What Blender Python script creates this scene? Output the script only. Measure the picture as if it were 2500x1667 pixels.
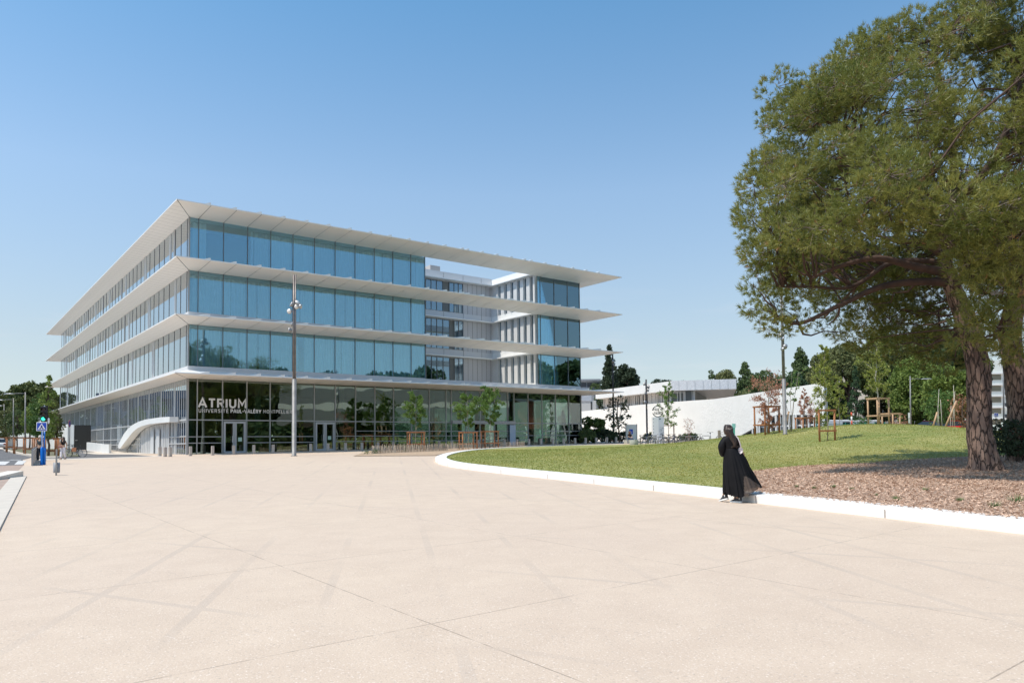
import bpy, bmesh, math, random
import numpy as np
from mathutils import Vector, Matrix
sc=bpy.context.scene
for o in list(bpy.data.objects): bpy.data.objects.remove(o)
C=sc.collection
rad=math.radians
# ------------------------------------------------------------------ camera, world, sun, exposure
W0,H0=2500.,1667.
FP=1803.; PITCH=.0452; ROLL=.01015; HORY=1080.18
EYE=Vector((0,0,1.65))
fw=Vector((0,math.cos(PITCH),math.sin(PITCH))); u0=Vector((0,-math.sin(PITCH),math.cos(PITCH))); r0=Vector((1,0,0))
RI=math.cos(ROLL)*r0-math.sin(ROLL)*u0; UP=math.sin(ROLL)*r0+math.cos(ROLL)*u0
PY=HORY-(-(UP.y/fw.y)*FP)
cam=bpy.data.objects.new('camera',bpy.data.cameras.new('camera')); C.objects.link(cam)
cam.matrix_world=Matrix(((RI.x,UP.x,-fw.x,EYE.x),(RI.y,UP.y,-fw.y,EYE.y),(RI.z,UP.z,-fw.z,EYE.z),(0,0,0,1)))
cam.data.sensor_width=36; cam.data.lens=36*FP/W0
cam.data.shift_y=(PY-H0/2)/W0
cam.data.clip_end=5000; cam.data.clip_start=.1
sc.camera=cam
SEL=rad(61); SAZ=math.atan2(-.89,-.45)
SUN=Vector((math.sin(SAZ)*math.cos(SEL),math.cos(SAZ)*math.cos(SEL),math.sin(SEL)))
w=bpy.data.worlds.new("World"); sc.world=w; w.use_nodes=True
nt=w.node_tree; bg=nt.nodes['Background']; sky=nt.nodes.new('ShaderNodeTexSky'); sky.sky_type='NISHITA'
sky.sun_disc=False; sky.sun_elevation=SEL; sky.sun_rotation=SAZ%(2*math.pi); sky.air_density=1.5; sky.dust_density=1.0; sky.ozone_density=2; sky.altitude=0
tint=nt.nodes.new('ShaderNodeMix'); tint.data_type='RGBA'; tint.blend_type='MULTIPLY'; tint.inputs[0].default_value=1; 
rp=nt.nodes.new('ShaderNodeValToRGB'); el=rp.color_ramp.elements; el[0].position=.0; el[0].color=(1.06,.985,1.0,1); el[1].position=.62; el[1].color=(.64,.98,1.13,1)
for ps,cc in ((.13,(1.05,.985,1.0,1)),(.32,(1.05,1.10,1.15,1)),(.52,(.66,.99,1.13,1))): e_=el.new(ps); e_.color=cc
nt.links.new(rp.outputs[0],tint.inputs[7])
tc=nt.nodes.new('ShaderNodeTexCoord'); sp=nt.nodes.new('ShaderNodeSeparateXYZ'); cb=nt.nodes.new('ShaderNodeCombineXYZ'); nt.links.new(tc.outputs['Generated'],sp.inputs[0])
m1=nt.nodes.new('ShaderNodeMath'); m1.operation='MULTIPLY_ADD'; m1.inputs[2].default_value=.11**2; nt.links.new(sp.outputs[2],m1.inputs[0]); nt.links.new(sp.outputs[2],m1.inputs[1]); m2=nt.nodes.new('ShaderNodeMath'); m2.operation='SQRT'; nt.links.new(m1.outputs[0],m2.inputs[0])
nt.links.new(sp.outputs[0],cb.inputs[0]); nt.links.new(sp.outputs[1],cb.inputs[1]); nt.links.new(m2.outputs[0],cb.inputs[2]); nt.links.new(cb.outputs[0],sky.inputs['Vector'])
nt.links.new(sp.outputs[2],rp.inputs[0]); nt.links.new(sky.outputs[0],tint.inputs[6]); 
cn=nt.nodes.new('ShaderNodeTexNoise'); cn.inputs['Scale'].default_value=5; cn.inputs['Detail'].default_value=7; cmp=nt.nodes.new('ShaderNodeMapping'); cmp.inputs['Scale'].default_value=(1,1,7); nt.links.new(tc.outputs['Generated'],cmp.inputs[0]); nt.links.new(cmp.outputs[0],cn.inputs['Vector'])
cr=nt.nodes.new('ShaderNodeMapRange'); cr.inputs[1].default_value=.56; cr.inputs[2].default_value=.78; cr.inputs[4].default_value=.30; nt.links.new(cn.outputs[0],cr.inputs[0])
cz=nt.nodes.new('ShaderNodeMapRange'); cz.inputs[1].default_value=.24; cz.inputs[2].default_value=.10; nt.links.new(sp.outputs[2],cz.inputs[0]); cm=nt.nodes.new('ShaderNodeMath'); cm.operation='MULTIPLY'; nt.links.new(cr.outputs[0],cm.inputs[0]); nt.links.new(cz.outputs[0],cm.inputs[1])
cl_=nt.nodes.new('ShaderNodeMix'); cl_.data_type='RGBA'; nt.links.new(cm.outputs[0],cl_.inputs[0]); nt.links.new(tint.outputs[2],cl_.inputs[6]); cl_.inputs[7].default_value=(5.6,5.6,5.9,1); nt.links.new(cl_.outputs[2],bg.inputs[0]); bg.inputs[1].default_value=.144
sl=bpy.data.lights.new('sun','SUN'); sl.energy=4.1; sl.angle=rad(.5); sl.color=(1,.925,.815)
so=bpy.data.objects.new('sun',sl); C.objects.link(so); so.rotation_euler=SUN.to_track_quat('Z','Y').to_euler(); so.location=(-30,-20,60)
sc.view_settings.view_transform='Standard'; sc.view_settings.look='None'; sc.view_settings.exposure=.05; sc.view_settings.gamma=1
sc.render.engine='CYCLES'
# ------------------------------------------------------------------ pixel helpers (photo pixels -> world points)
def ray(x,y): return RI*((x-W0/2)/FP)+UP*((PY-y)/FP)+fw
def at(x,y,Y):
    d=ray(x,y); return EYE+d*(Y/d.y)
def gz(x,y):
    ys=y if y<70 else 70+18*math.tanh((y-70)/18)
    return .0195*max(ys,-20)-.02*min(max(-22-x,0),15)
def bump(x,y): return 1.53*math.exp(-((x-23)/7.4)**2/2-((y-47)/8.)**2/2)
def lz(x,y): return gz(x,y)+.14+bump(x,y)
def hit(x,y,lawn=False):
    d=ray(x,y); t=2.
    while t<200:
        p=EYE+d*t
        if p.z<(lz(p.x,p.y) if lawn else gz(p.x,p.y)): return p
        t+=.02
    return at(x,y,100)
# ------------------------------------------------------------------ materials
MATS={}
def mat(name,col,rough=.6,metal=0,nscale=0,namt=0,col2=None,bump=0,bscale=None,island=0,spec=.5,emit=0,translu=0,detail=4,coord='Object',stretch=None):
    if name in MATS: return MATS[name]
    m=bpy.data.materials.new(name); m.use_nodes=True; t=m.node_tree; b=t.nodes['Principled BSDF']
    b.inputs['Roughness'].default_value=rough; b.inputs['Metallic'].default_value=metal; b.inputs['Specular IOR Level'].default_value=spec
    c4=tuple(col)+(1,); b.inputs['Base Color'].default_value=c4; src=None
    def vec():
        tc=t.nodes.new('ShaderNodeTexCoord'); o=tc.outputs[coord]
        if stretch:
            mp=t.nodes.new('ShaderNodeMapping'); mp.inputs['Scale'].default_value=stretch; t.links.new(o,mp.inputs[0]); o=mp.outputs[0]
        return o
    if nscale or island:
        mx=t.nodes.new('ShaderNodeMix'); mx.data_type='RGBA'
        mx.inputs[6].default_value=c4
        mx.inputs[7].default_value=tuple(col2 if col2 else [c*(1-namt) for c in col])+(1,)
        if nscale:
            n=t.nodes.new('ShaderNodeTexNoise'); n.inputs['Scale'].default_value=nscale; n.inputs['Detail'].default_value=detail
            t.links.new(vec(),n.inputs['Vector'])
            r=t.nodes.new('ShaderNodeMapRange'); r.inputs[1].default_value=.35; r.inputs[2].default_value=.65; t.links.new(n.outputs[0],r.inputs[0]); f=r.outputs[0]
            if island:
                g=t.nodes.new('ShaderNodeNewGeometry'); a=t.nodes.new('ShaderNodeMath'); a.operation='MULTIPLY_ADD'; a.inputs[1].default_value=island
                s=t.nodes.new('ShaderNodeMath'); s.operation='MULTIPLY'; s.inputs[1].default_value=1-island; t.links.new(f,s.inputs[0])
                t.links.new(g.outputs['Random Per Island'],a.inputs[0]); t.links.new(s.outputs[0],a.inputs[2]); f=a.outputs[0]
        else:
            g=t.nodes.new('ShaderNodeNewGeometry'); f=g.outputs['Random Per Island']
        t.links.new(f,mx.inputs[0]); src=mx.outputs[2]; t.links.new(src,b.inputs['Base Color'])
    if bump:
        n=t.nodes.new('ShaderNodeTexNoise'); n.inputs['Scale'].default_value=bscale or 20; n.inputs['Detail'].default_value=5; t.links.new(vec(),n.inputs['Vector'])
        bp=t.nodes.new('ShaderNodeBump'); bp.inputs['Strength'].default_value=1; bp.inputs['Distance'].default_value=bump
        t.links.new(n.outputs[0],bp.inputs['Height']); t.links.new(bp.outputs[0],b.inputs['Normal'])
    if emit:
        b.inputs['Emission Color'].default_value=c4; b.inputs['Emission Strength'].default_value=emit
    if translu:
        tr=t.nodes.new('ShaderNodeBsdfTranslucent'); ms=t.nodes.new('ShaderNodeMixShader'); ms.inputs[0].default_value=translu
        if src: t.links.new(src,tr.inputs[0])
        else: tr.inputs[0].default_value=c4
        t.links.new(b.outputs[0],ms.inputs[1]); t.links.new(tr.outputs[0],ms.inputs[2]); t.links.new(ms.outputs[0],t.nodes['Material Output'].inputs[0])
    MATS[name]=m; return m
def glass(name,tint,refl,base,k,wav=0):
    m=bpy.data.materials.new(name); m.use_nodes=True; t=m.node_tree; t.nodes.remove(t.nodes['Principled BSDF'])
    tr=t.nodes.new('ShaderNodeBsdfTransparent'); tr.inputs[0].default_value=tuple(tint)+(1,)
    gl=t.nodes.new('ShaderNodeBsdfGlossy'); gl.inputs['Roughness'].default_value=.0; gl.inputs[0].default_value=tuple(refl)+(1,)
    fr=t.nodes.new('ShaderNodeFresnel'); fr.inputs[0].default_value=1.5
    ma=t.nodes.new('ShaderNodeMath'); ma.operation='MULTIPLY_ADD'; ma.inputs[1].default_value=k; ma.inputs[2].default_value=base; ma.use_clamp=True
    t.links.new(fr.outputs[0],ma.inputs[0]); ms=t.nodes.new('ShaderNodeMixShader'); t.links.new(ma.outputs[0],ms.inputs[0])
    t.links.new(tr.outputs[0],ms.inputs[1]); t.links.new(gl.outputs[0],ms.inputs[2]); t.links.new(ms.outputs[0],t.nodes['Material Output'].inputs[0])
    if wav:
        n=t.nodes.new('ShaderNodeTexNoise'); n.inputs['Scale'].default_value=.55; n.inputs['Detail'].default_value=1
        tc=t.nodes.new('ShaderNodeTexCoord'); t.links.new(tc.outputs['Object'],n.inputs['Vector'])
        bp=t.nodes.new('ShaderNodeBump'); bp.inputs['Distance'].default_value=wav; bp.inputs['Strength'].default_value=1
        t.links.new(n.outputs[0],bp.inputs['Height']); t.links.new(bp.outputs[0],gl.inputs['Normal'])
    MATS[name]=m; return m
# ------------------------------------------------------------------ mesh helpers
def tag(o,label=None,cat=None,group=None,kind=None):
    for k,v in (('label',label),('category',cat),('group',group),('kind',kind)):
        if v: o[k]=v
    return o
def empty(name,loc=(0,0,0),rz=0,label=None,cat=None,group=None):
    o=bpy.data.objects.new(name,None); C.objects.link(o); o.location=loc; o.rotation_euler=(0,0,rz); o.empty_display_size=.2
    return tag(o,label,cat,group)
def link(name,me,m,parent=None,smooth=False):
    o=bpy.data.objects.new(name,me); C.objects.link(o)
    ms=m if isinstance(m,(list,tuple)) else [m]
    for q in ms: me.materials.append(q)
    if parent is not None: o.parent=parent
    if smooth: me.shade_smooth()
    return o
class MB:
    def __init__(s): s.v=[]; s.f=[]; s.mi=[]
    def add(s,vs,fs,mi=0):
        n=len(s.v); s.v+=[tuple(p) for p in vs]; s.f+=[tuple(i+n for i in f) for f in fs]; s.mi+=[mi]*len(fs); return s
    def box(s,x0,x1,y0,y1,z0,z1,mi=0):
        return s.add([(x0,y0,z0),(x1,y0,z0),(x1,y1,z0),(x0,y1,z0),(x0,y0,z1),(x1,y0,z1),(x1,y1,z1),(x0,y1,z1)],
          [(0,3,2,1),(4,5,6,7),(0,1,5,4),(1,2,6,5),(2,3,7,6),(3,0,4,7)],mi)
    def obox(s,c,sx,sy,sz,rz=0,mi=0,M=None):
        R=M if M is not None else Matrix.Rotation(rz,3,'Z'); c=Vector(c); vs=[]
        for dz in (-1,1):
            for dx,dy in ((-1,-1),(1,-1),(1,1),(-1,1)): vs.append(c+R@Vector((dx*sx/2,dy*sy/2,dz*sz/2)))
        return s.add(vs,[(0,3,2,1),(4,5,6,7),(0,1,5,4),(1,2,6,5),(2,3,7,6),(3,0,4,7)],mi)
    def tube(s,pts,rr,n=8,cap=True,mi=0):
        pts=[Vector(p) for p in pts]
        if not hasattr(rr,'__len__'): rr=[rr]*len(pts)
        vs=[]; fs=[]; ref=None
        for i,p in enumerate(pts):
            d=(pts[min(i+1,len(pts)-1)]-pts[max(i-1,0)])
            d=d.normalized() if d.length>1e-9 else Vector((0,0,1))
            if ref is None:
                ref=Vector((1,0,0)) if abs(d.x)<.8 else Vector((0,1,0))
            a=(ref-d*ref.dot(d)); a=a.normalized() if a.length>1e-6 else d.orthogonal().normalized(); ref=a; b=d.cross(a)
            for j in range(n):
                t=2*math.pi*j/n; vs.append(p+(a*math.cos(t)+b*math.sin(t))*rr[i])
        for i in range(len(pts)-1):
            for j in range(n):
                k=(j+1)%n; fs.append((i*n+j,i*n+k,(i+1)*n+k,(i+1)*n+j))
        if cap: fs.append(tuple(range(n-1,-1,-1))); fs.append(tuple((len(pts)-1)*n+j for j in range(n)))
        return s.add(vs,fs,mi)
    def lathe(s,prof,c=(0,0,0),n=16,mi=0,M=None):
        vs=[];fs=[]; c=Vector(c)
        for r,z in prof:
            for j in range(n):
                t=2*math.pi*j/n; p=Vector((r*math.cos(t),r*math.sin(t),z)); vs.append(c+(M@p if M is not None else p))
        for i in range(len(prof)-1):
            for j in range(n):
                k=(j+1)%n; fs.append((i*n+j,i*n+k,(i+1)*n+k,(i+1)*n+j))
        fs.append(tuple(range(n-1,-1,-1))); fs.append(tuple((len(prof)-1)*n+j for j in range(n)))
        return s.add(vs,fs,mi)
    def torus(s,c,R,r,axis=(0,1,0),n=24,k=6,mi=0):
        q=Vector((0,0,1)).rotation_difference(Vector(axis)).to_matrix(); c=Vector(c); vs=[];fs=[]
        for i in range(n):
            a=2*math.pi*i/n
            for j in range(k):
                b=2*math.pi*j/k; vs.append(c+q@Vector(((R+r*math.cos(b))*math.cos(a),(R+r*math.cos(b))*math.sin(a),r*math.sin(b))))
        for i in range(n):
            for j in range(k): fs.append((i*k+j,((i+1)%n)*k+j,((i+1)%n)*k+(j+1)%k,i*k+(j+1)%k))
        return s.add(vs,fs,mi)
    def prism(s,poly,z0,z1,mi=0):
        n=len(poly); vs=[(x,y,z0) for x,y in poly]+[(x,y,z1) for x,y in poly]
        return s.add(vs,[tuple(range(n-1,-1,-1)),tuple(range(n,2*n))]+[(i,(i+1)%n,n+(i+1)%n,n+i) for i in range(n)],mi)
    def build(s,name,m,parent=None,smooth=False,bevel=0):
        me=bpy.data.meshes.new(name); me.from_pydata(s.v,[],s.f); 
        o=link(name,me,m,parent,False)
        if any(s.mi): me.polygons.foreach_set('material_index',s.mi)
        if smooth: me.shade_smooth()
        me.update()
        if bevel:
            b=o.modifiers.new('bevel','BEVEL'); b.width=bevel; b.segments=2; b.limit_method='ANGLE'; b.angle_limit=rad(40)
        return o
def fastmesh(name,V,F,m,parent=None,smooth=False):
    """V (n,3) float array, F (k,3|4) int array"""
    me=bpy.data.meshes.new(name); n=len(V); k=len(F); c=F.shape[1]
    me.vertices.add(n); me.vertices.foreach_set('co',np.ascontiguousarray(V,dtype=np.float32).ravel())
    me.loops.add(k*c); me.loops.foreach_set('vertex_index',F.astype(np.int32).ravel())
    me.polygons.add(k); me.polygons.foreach_set('loop_start',np.arange(0,k*c,c,dtype=np.int32)); me.polygons.foreach_set('loop_total',np.full(k,c,dtype=np.int32))
    me.update(calc_edges=True); me.validate()
    return link(name,me,m,parent,smooth)
def dup(root,loc,rz=None,label=None,scale=None):
    r=root.copy(); C.objects.link(r); r.location=loc
    if rz is not None: r.rotation_euler=(0,0,rz)
    if label: r['label']=label
    if scale: r.scale=(scale,)*3
    for ch in list(root.children):
        c=ch.copy(); C.objects.link(c); c.parent=r
        for g in ch.children:
            d=g.copy(); C.objects.link(d); d.parent=c
    return r
# foliage ----------------------------------------------------------
def unit(rng,n):
    a=rng.normal(size=(n,3)); return a/np.linalg.norm(a,axis=1)[:,None]
def leaves(name,P,size,m,parent,rng,aspect=.6,up=.35):
    n=len(P); nrm=unit(rng,n); nrm[:,2]=nrm[:,2]*(1-up)+up*np.abs(nrm[:,2]); a=np.cross(nrm,unit(rng,n)); a/=np.linalg.norm(a,axis=1)[:,None]+1e-9; b=np.cross(nrm,a)
    s=(size*rng.uniform(.6,1.3,n))[:,None]; a=a*s; b=b*s*aspect
    V=np.stack([P-a,P-b*.9,P+a,P+b*.9],1).reshape(-1,3)
    F=np.arange(4*n).reshape(n,4)
    return fastmesh(name,V,F,m,parent)
def clumps(rng,cs,rs,per,shell=.55,flat=.8):
    """sample points in ellipsoidal clumps"""
    out=[]
    for c,r in zip(cs,rs):
        k=max(6,int(per*r*r)); d=unit(rng,k); q=rng.uniform(shell,1,k)**.6
        p=d*q[:,None]*r; p[:,2]*=flat; out.append(p+np.array(c))
    return np.concatenate(out)
def dome(rng,n,c,rx,rz,zlow=-.3,inner=.55,ry=None):
    out=[]
    while len(out)<n:
        d=unit(rng,1)[0]
        if d[2]<zlow: continue
        q=rng.uniform(inner,1)**.5; out.append((c[0]+d[0]*rx*q,c[1]+d[1]*(ry or rx)*q,c[2]+d[2]*rz*q))
    return np.array(out)
def limb(rng,a,b,n=5,sag=.06,jit=.05):
    a=np.array(a,float); b=np.array(b,float); L=np.linalg.norm(b-a); pts=[]
    for i in range(n+1):
        t=i/n; p=a+(b-a)*t; p=p+rng.normal(size=3)*jit*L*(0 if i in (0,n) else 1)*.6; p[2]+=sag*L*math.sin(math.pi*t); pts.append(tuple(p))
    return pts
def tree(name,label,cat,x,y,z,h,crown,rng,m,mtrunk,leaf,per,trunk_r=.25,group=None,nl=8,scale_trunk=.75,flat=.8,aspect=.6,shell=.5):
    """crown: list of (offset from base, clump radius)"""
    r=empty(name,(x,y,z),0,label,cat,group)
    cs=[c for c,_ in crown]; rs=[q for _,q in crown]
    t=MB(); top=(0,0,h*scale_trunk)
    t.tube(limb(rng,(0,0,-.3),top,5,0,.03),[trunk_r*(1-.13*i) for i in range(6)],8)
    idx=rng.permutation(len(cs))[:nl]
    for i in idx:
        c=cs[i]; zz=min(max(c[2]*.55,h*.2),h*scale_trunk*.95); t.tube(limb(rng,(0,0,zz),c,4,.05),[trunk_r*.4,trunk_r*.3,trunk_r*.22,trunk_r*.15,trunk_r*.06],5)
    t.build('trunk',mtrunk,r,True)
    leaves('crown',clumps(rng,cs,rs,per,shell,flat),leaf,m,r,rng,aspect)
    return r
# ------------------------------------------------------------------ palette
concrete=mat('plaza_concrete',(.63,.495,.375),.8,nscale=2.2,col2=(.585,.455,.343),bump=.004,bscale=60)
def plaza_material():
    m=MATS['plaza_concrete']; t=m.node_tree; b=t.nodes['Principled BSDF']; base=b.inputs['Base Color'].links[0].from_socket
    geo=t.nodes.new('ShaderNodeNewGeometry'); sx=t.nodes.new('ShaderNodeSeparateXYZ'); t.links.new(geo.outputs['Position'],sx.inputs[0])
    def M(op,a,bv=None,c=None):
        n=t.nodes.new('ShaderNodeMath'); n.operation=op
        for i,q in enumerate((a,bv,c)):
            if q is None: continue
            if isinstance(q,(int,float)): n.inputs[i].default_value=q
            else: t.links.new(q,n.inputs[i])
        return n.outputs[0]
    def lines(nx,ny,off,sp,wd):
        c=M('MULTIPLY_ADD',sx.outputs[1],ny,M('MULTIPLY',sx.outputs[0],nx))
        f=M('ABSOLUTE',M('SUBTRACT',M('FRACT',M('ADD',M('DIVIDE',M('SUBTRACT',c,off),sp),.5)),.5))
        return M('LESS_THAN',f,wd/sp/2)
    def noise(sc,lo,hi,det=3,stretch=None):
        n=t.nodes.new('ShaderNodeTexNoise'); n.inputs['Scale'].default_value=sc; n.inputs['Detail'].default_value=det; t.links.new(geo.outputs['Position'],n.inputs['Vector'])
        r=t.nodes.new('ShaderNodeMapRange'); r.inputs[1].default_value=lo; r.inputs[2].default_value=hi; t.links.new(n.outputs[0],r.inputs[0]); return r.outputs[0]
    fade=noise(.35,.46,.62,2)
    bands=M('MULTIPLY',M('MAXIMUM',lines(.987,.162,.51,1.14,.10),lines(.433,.90,2.35,2.65,.09)),M('MULTIPLY_ADD',fade,.9,.1))
    th=.661; cu,su=math.cos(th),math.sin(th)
    ou=2.2*cu+8.6*su; ov=-2.2*su+8.6*cu
    fade2=noise(3.,.40,.50,4)
    joints=M('MAXIMUM',lines(cu,su,ou,3.68,.013),lines(-su,cu,ov,3.5,.013))
    joints=M('MULTIPLY',joints,M('MULTIPLY_ADD',fade2,.8,.2))
    spk=noise(55.,.60,.70,2); spk2=noise(38.,.60,.72,2); blotch=noise(.13,.35,.7,4)
    def mix(a,col,f,amt):
        mx=t.nodes.new('ShaderNodeMix'); mx.data_type='RGBA'; t.links.new(a,mx.inputs[6]); mx.inputs[7].default_value=col+(1,); t.links.new(M('MULTIPLY',f,amt),mx.inputs[0]); return mx.outputs[2]
    c=mix(base,(.53,.405,.32),blotch,.5)
    c=mix(c,(.80,.68,.58),spk,.75); c=mix(c,(.38,.31,.25),spk2,.6)
    c=mix(c,(.39,.325,.275),bands,.28)
    c=mix(c,(.16,.12,.09),joints,.55)
    t.links.new(c,b.inputs['Base Color'])
plaza_material()
kerbm=mat('kerb_concrete',(.86,.83,.79),.7,nscale=3,col2=(.78,.75,.71),bump=.003,bscale=50)
asphalt=mat('asphalt',(.115,.112,.115),.85,nscale=1.5,col2=(.15,.145,.145),bump=.004,bscale=80)
redasphalt=mat('ochre_asphalt',(.42,.31,.245),.85,nscale=1.2,col2=(.36,.26,.21),bump=.004,bscale=80)
paint=mat('road_paint',(.72,.70,.68),.6,nscale=6,col2=(.5,.48,.46))
soffit_t=mat('tiled_soffit',(.86,.80,.73),.6)
def tiles():
    m=MATS['tiled_soffit']; t=m.node_tree; b=t.nodes['Principled BSDF']; tc=t.nodes.new('ShaderNodeTexCoord'); sx=t.nodes.new('ShaderNodeSeparateXYZ'); t.links.new(tc.outputs['Object'],sx.inputs[0])
    def M(op,a,bv=None,c=None):
        n=t.nodes.new('ShaderNodeMath'); n.operation=op
        for k_,q in enumerate((a,bv,c)):
            if q is None: continue
            if isinstance(q,(int,float)): n.inputs[k_].default_value=q
            else: t.links.new(q,n.inputs[k_])
        return n.outputs[0]
    ln=lambda o,sp_,wd: M('LESS_THAN',M('ABSOLUTE',M('SUBTRACT',M('FRACT',M('ADD',M('DIVIDE',o,sp_),.5)),.5)),wd/sp_/2)
    f=M('MAXIMUM',M('MULTIPLY',ln(sx.outputs[0],.41,.012),.30),M('MULTIPLY',ln(sx.outputs[1],.872,.035),.75))
    mx=t.nodes.new('ShaderNodeMix'); mx.data_type='RGBA'; mx.inputs[6].default_value=(.91,.85,.78,1); mx.inputs[7].default_value=(.40,.35,.30,1); t.links.new(f,mx.inputs[0]); t.links.new(mx.outputs[2],b.inputs['Base Color'])
tiles()
soffit=mat('soffit_panel',(.92,.855,.78),.5,nscale=.5,col2=(.89,.825,.755))
white=mat('white_panel',(.82,.82,.81),.45,nscale=.7,col2=(.77,.77,.76))
dark=mat('dark_joint',(.07,.065,.06),.6)
spandrel=mat('spandrel_panel',(.60,.60,.61),.4)
mull=mat('mullion_grey',(.36,.37,.38),.4,metal=.3)
darkmull=mat('dark_mullion',(.16,.17,.18),.4,metal=.3)
fin=mat('fin_aluminium',(.62,.63,.64),.38,metal=.25,nscale=1.3,col2=(.54,.55,.56))
greyclad=mat('grey_cladding',(.50,.50,.52),.45)
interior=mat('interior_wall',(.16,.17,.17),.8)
ceiling=mat('interior_ceiling',(.45,.47,.46),.8)
cur2=mat('curtain_fabric_grey',(.66,.72,.75),.9,nscale=3,col2=(.58,.66,.70),translu=.25)
cur3=mat('curtain_fabric_pale',(.78,.82,.84),.9,nscale=2,col2=(.66,.73,.76),translu=.25)
curtain=mat('curtain_fabric',(.88,.92,.93),.9,nscale=3,col2=(.80,.86,.88),translu=.25)
gl_up=glass('facade_glass',(.80,.94,.985),(.58,.86,1.0),.23,.9)
gl_left=glass('side_glass',(.45,.58,.62),(.90,.96,1.),.30,1.3)
gl_gr=glass('ground_glass',(.42,.52,.47),(.80,.88,.82),.17,.9,wav=.010)
gl_br=glass('rear_glass',(.30,.42,.48),(.60,.80,.95),.30,.9)
# ------------------------------------------------------------------ the glass building (local axes: x = u along right facade, y = v along left facade)
TH=.661; C0=(-23.495,53.418)
B=empty('glass_building',(C0[0],C0[1],0),TH,'large four-storey glass office building with wide pale canopies','building')
L=38.9; V=70.9
U3=Vector((math.cos(TH),math.sin(TH),0)); V3=Vector((-math.sin(TH),math.cos(TH),0)); O3=Vector((C0[0],C0[1],0))
def uz(x,y,off=0):   # point on plane v=off seen at pixel
    d=ray(x,y); o=O3+V3*off; p=EYE+d*((o-EYE).dot(V3)/d.dot(V3)); return (p-O3).dot(U3),p.z
def vz(x,y,off=0):
    d=ray(x,y); o=O3+U3*off; p=EYE+d*((o-EYE).dot(U3)/d.dot(U3)); return (p-O3).dot(V3),p.z
def loc(u,v,z): 
    p=O3+U3*u+V3*v; return Vector((p.x,p.y,z))
def gB(u,v):
    p=loc(u,v,0); return gz(p.x,p.y)
ZS=[6.535,10.49,14.46,18.386]         # soffit heights at the glass
ZB=[None,7.46,11.42,15.38]            # bottom of upper glass
OV,OL,OR,OB=3.15,1.62,3.2,3.4          # overhangs: front, left, right, back
bay=[.65]+[.65+1.79*i for i in range(1,11)]+[20.0]
wing=[33.1,33.5,35.35,37.19,38.9]
topj=[.65+1.79*i for i in range(0,12)]+[22.14,22.7,24.3,25.95,27.6,29.2,30.0,31.75,33.5,35.35,37.15,38.9]
def canopy(i,name):
    z=ZS[i]; m=MB(); ups=[]; th=.62 if i<3 else .5
    if i==3: eL,eR,eB=.12,.42,.30
    elif i==0: eL,eR,eB=.06,.22,.2
    else: eL,eR,eB=.12,.42,.2
    ed=.07
    # outer ring corners and inner ring (at glass line), soffit + top
    out=[(-OL,-OV,z+eL),(L+OR,-OV,z+eR),(L+OR,V+OB,z+eR),(-OL,V+OB,z+eB)]
    inn=[(0,0,z),(L,0,z),(L,V,z),(0,V,z)]
    if i==0: out[2]=(L+OR,30,z+eR); inn[2]=(L,30,z)
    n=0
    ring=lambda P,dz:[(a,b,c+dz) for a,b,c in P]
    vs=out+inn+ring(out,ed)+ring(inn,th)
    # soffits: front(0-1) smooth panel, right, (back), left tiled
    m.add(vs,[(1,5,6,2)],0); m.add(vs,[(2,6,7,3)],0); m.add(vs,[(3,7,4,0)],1)
    m.add(vs,[(0,1,9,8),(1,2,10,9),(2,3,11,10),(3,0,8,11)],2)
    m.add(vs,[(8,9,13,12),(9,10,14,13),(10,11,15,14),(11,8,12,15)],2)
    # inner vertical lip
    m.add(vs,[(4,12,13,5),(5,13,14,6),(6,14,15,7),(7,15,12,4)],2)
    # panels of the front soffit with open joints, little upstands on the edge
    js=[j for j in topj]+[L+1.6]
    eu=[-OL]+[j for j in topj if j<=L]+[L+OR]; iu=[0]+[j for j in topj if j<=L]; iu=iu+[L]
    ez=lambda a:z+eL+(eR-eL)*(a+OL)/(L+OR+OL)
    for q in range(len(eu)-1):
        a0,a1=eu[q]+(.018 if q else 0),eu[q+1]-.018; b0,b1=iu[q]+(.018 if q else 0),iu[q+1]-.018
        if eu[q+1]>L+.1: b0,b1=L-.0,L; a0=L+.018
        if q: m.add([(eu[q]-.03,-OV+.03,ez(eu[q])+.025),(eu[q]+.03,-OV+.03,ez(eu[q])+.025),(iu[q]+.03,.02,z+.025),(iu[q]-.03,.02,z+.025)],[(0,3,2,1)],3)
        m.add([(a0,-OV,ez(a0)),(b0,0,z),(b1,0,z),(a1,-OV,ez(a1))],[(0,1,2,3)] if b1-b0>.01 else [(0,1,3)],0)
    for j in js:
        f=(j+OL)/(L+OR+OL); e=eL+(eR-eL)*f
        wl,hh=(.75,.15) if i<2 else (.5,.14)
        zt=z+e+ed
        us=MB(); ups.append(us); us.add([(j-wl,-OV+.02,zt-.02),(j,-OV+.02,zt-.02),(j,-OV+.02,zt+hh),(j-wl*.25,-OV+.02,zt+hh*.9),(j-wl,-OV+.9,zt+.1),(j,-OV+.9,zt+.1)],[(0,1,2,3),(1,5,2),(0,3,4),(3,2,5,4)],0)
    m.add([(-OL,-OV,z+eL-.006),(-OL+.05,-OV,z+eL-.006),(.03,0,z-.006),(-.02,0,z-.006)],[(0,1,2,3)],3)
    o=m.build(name,[soffit,soffit_t,white,dark],B)
    for us in ups[:24]: us.build('upstand',white,o)
    return o
for i in range(4): canopy(i,'canopy')
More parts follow.
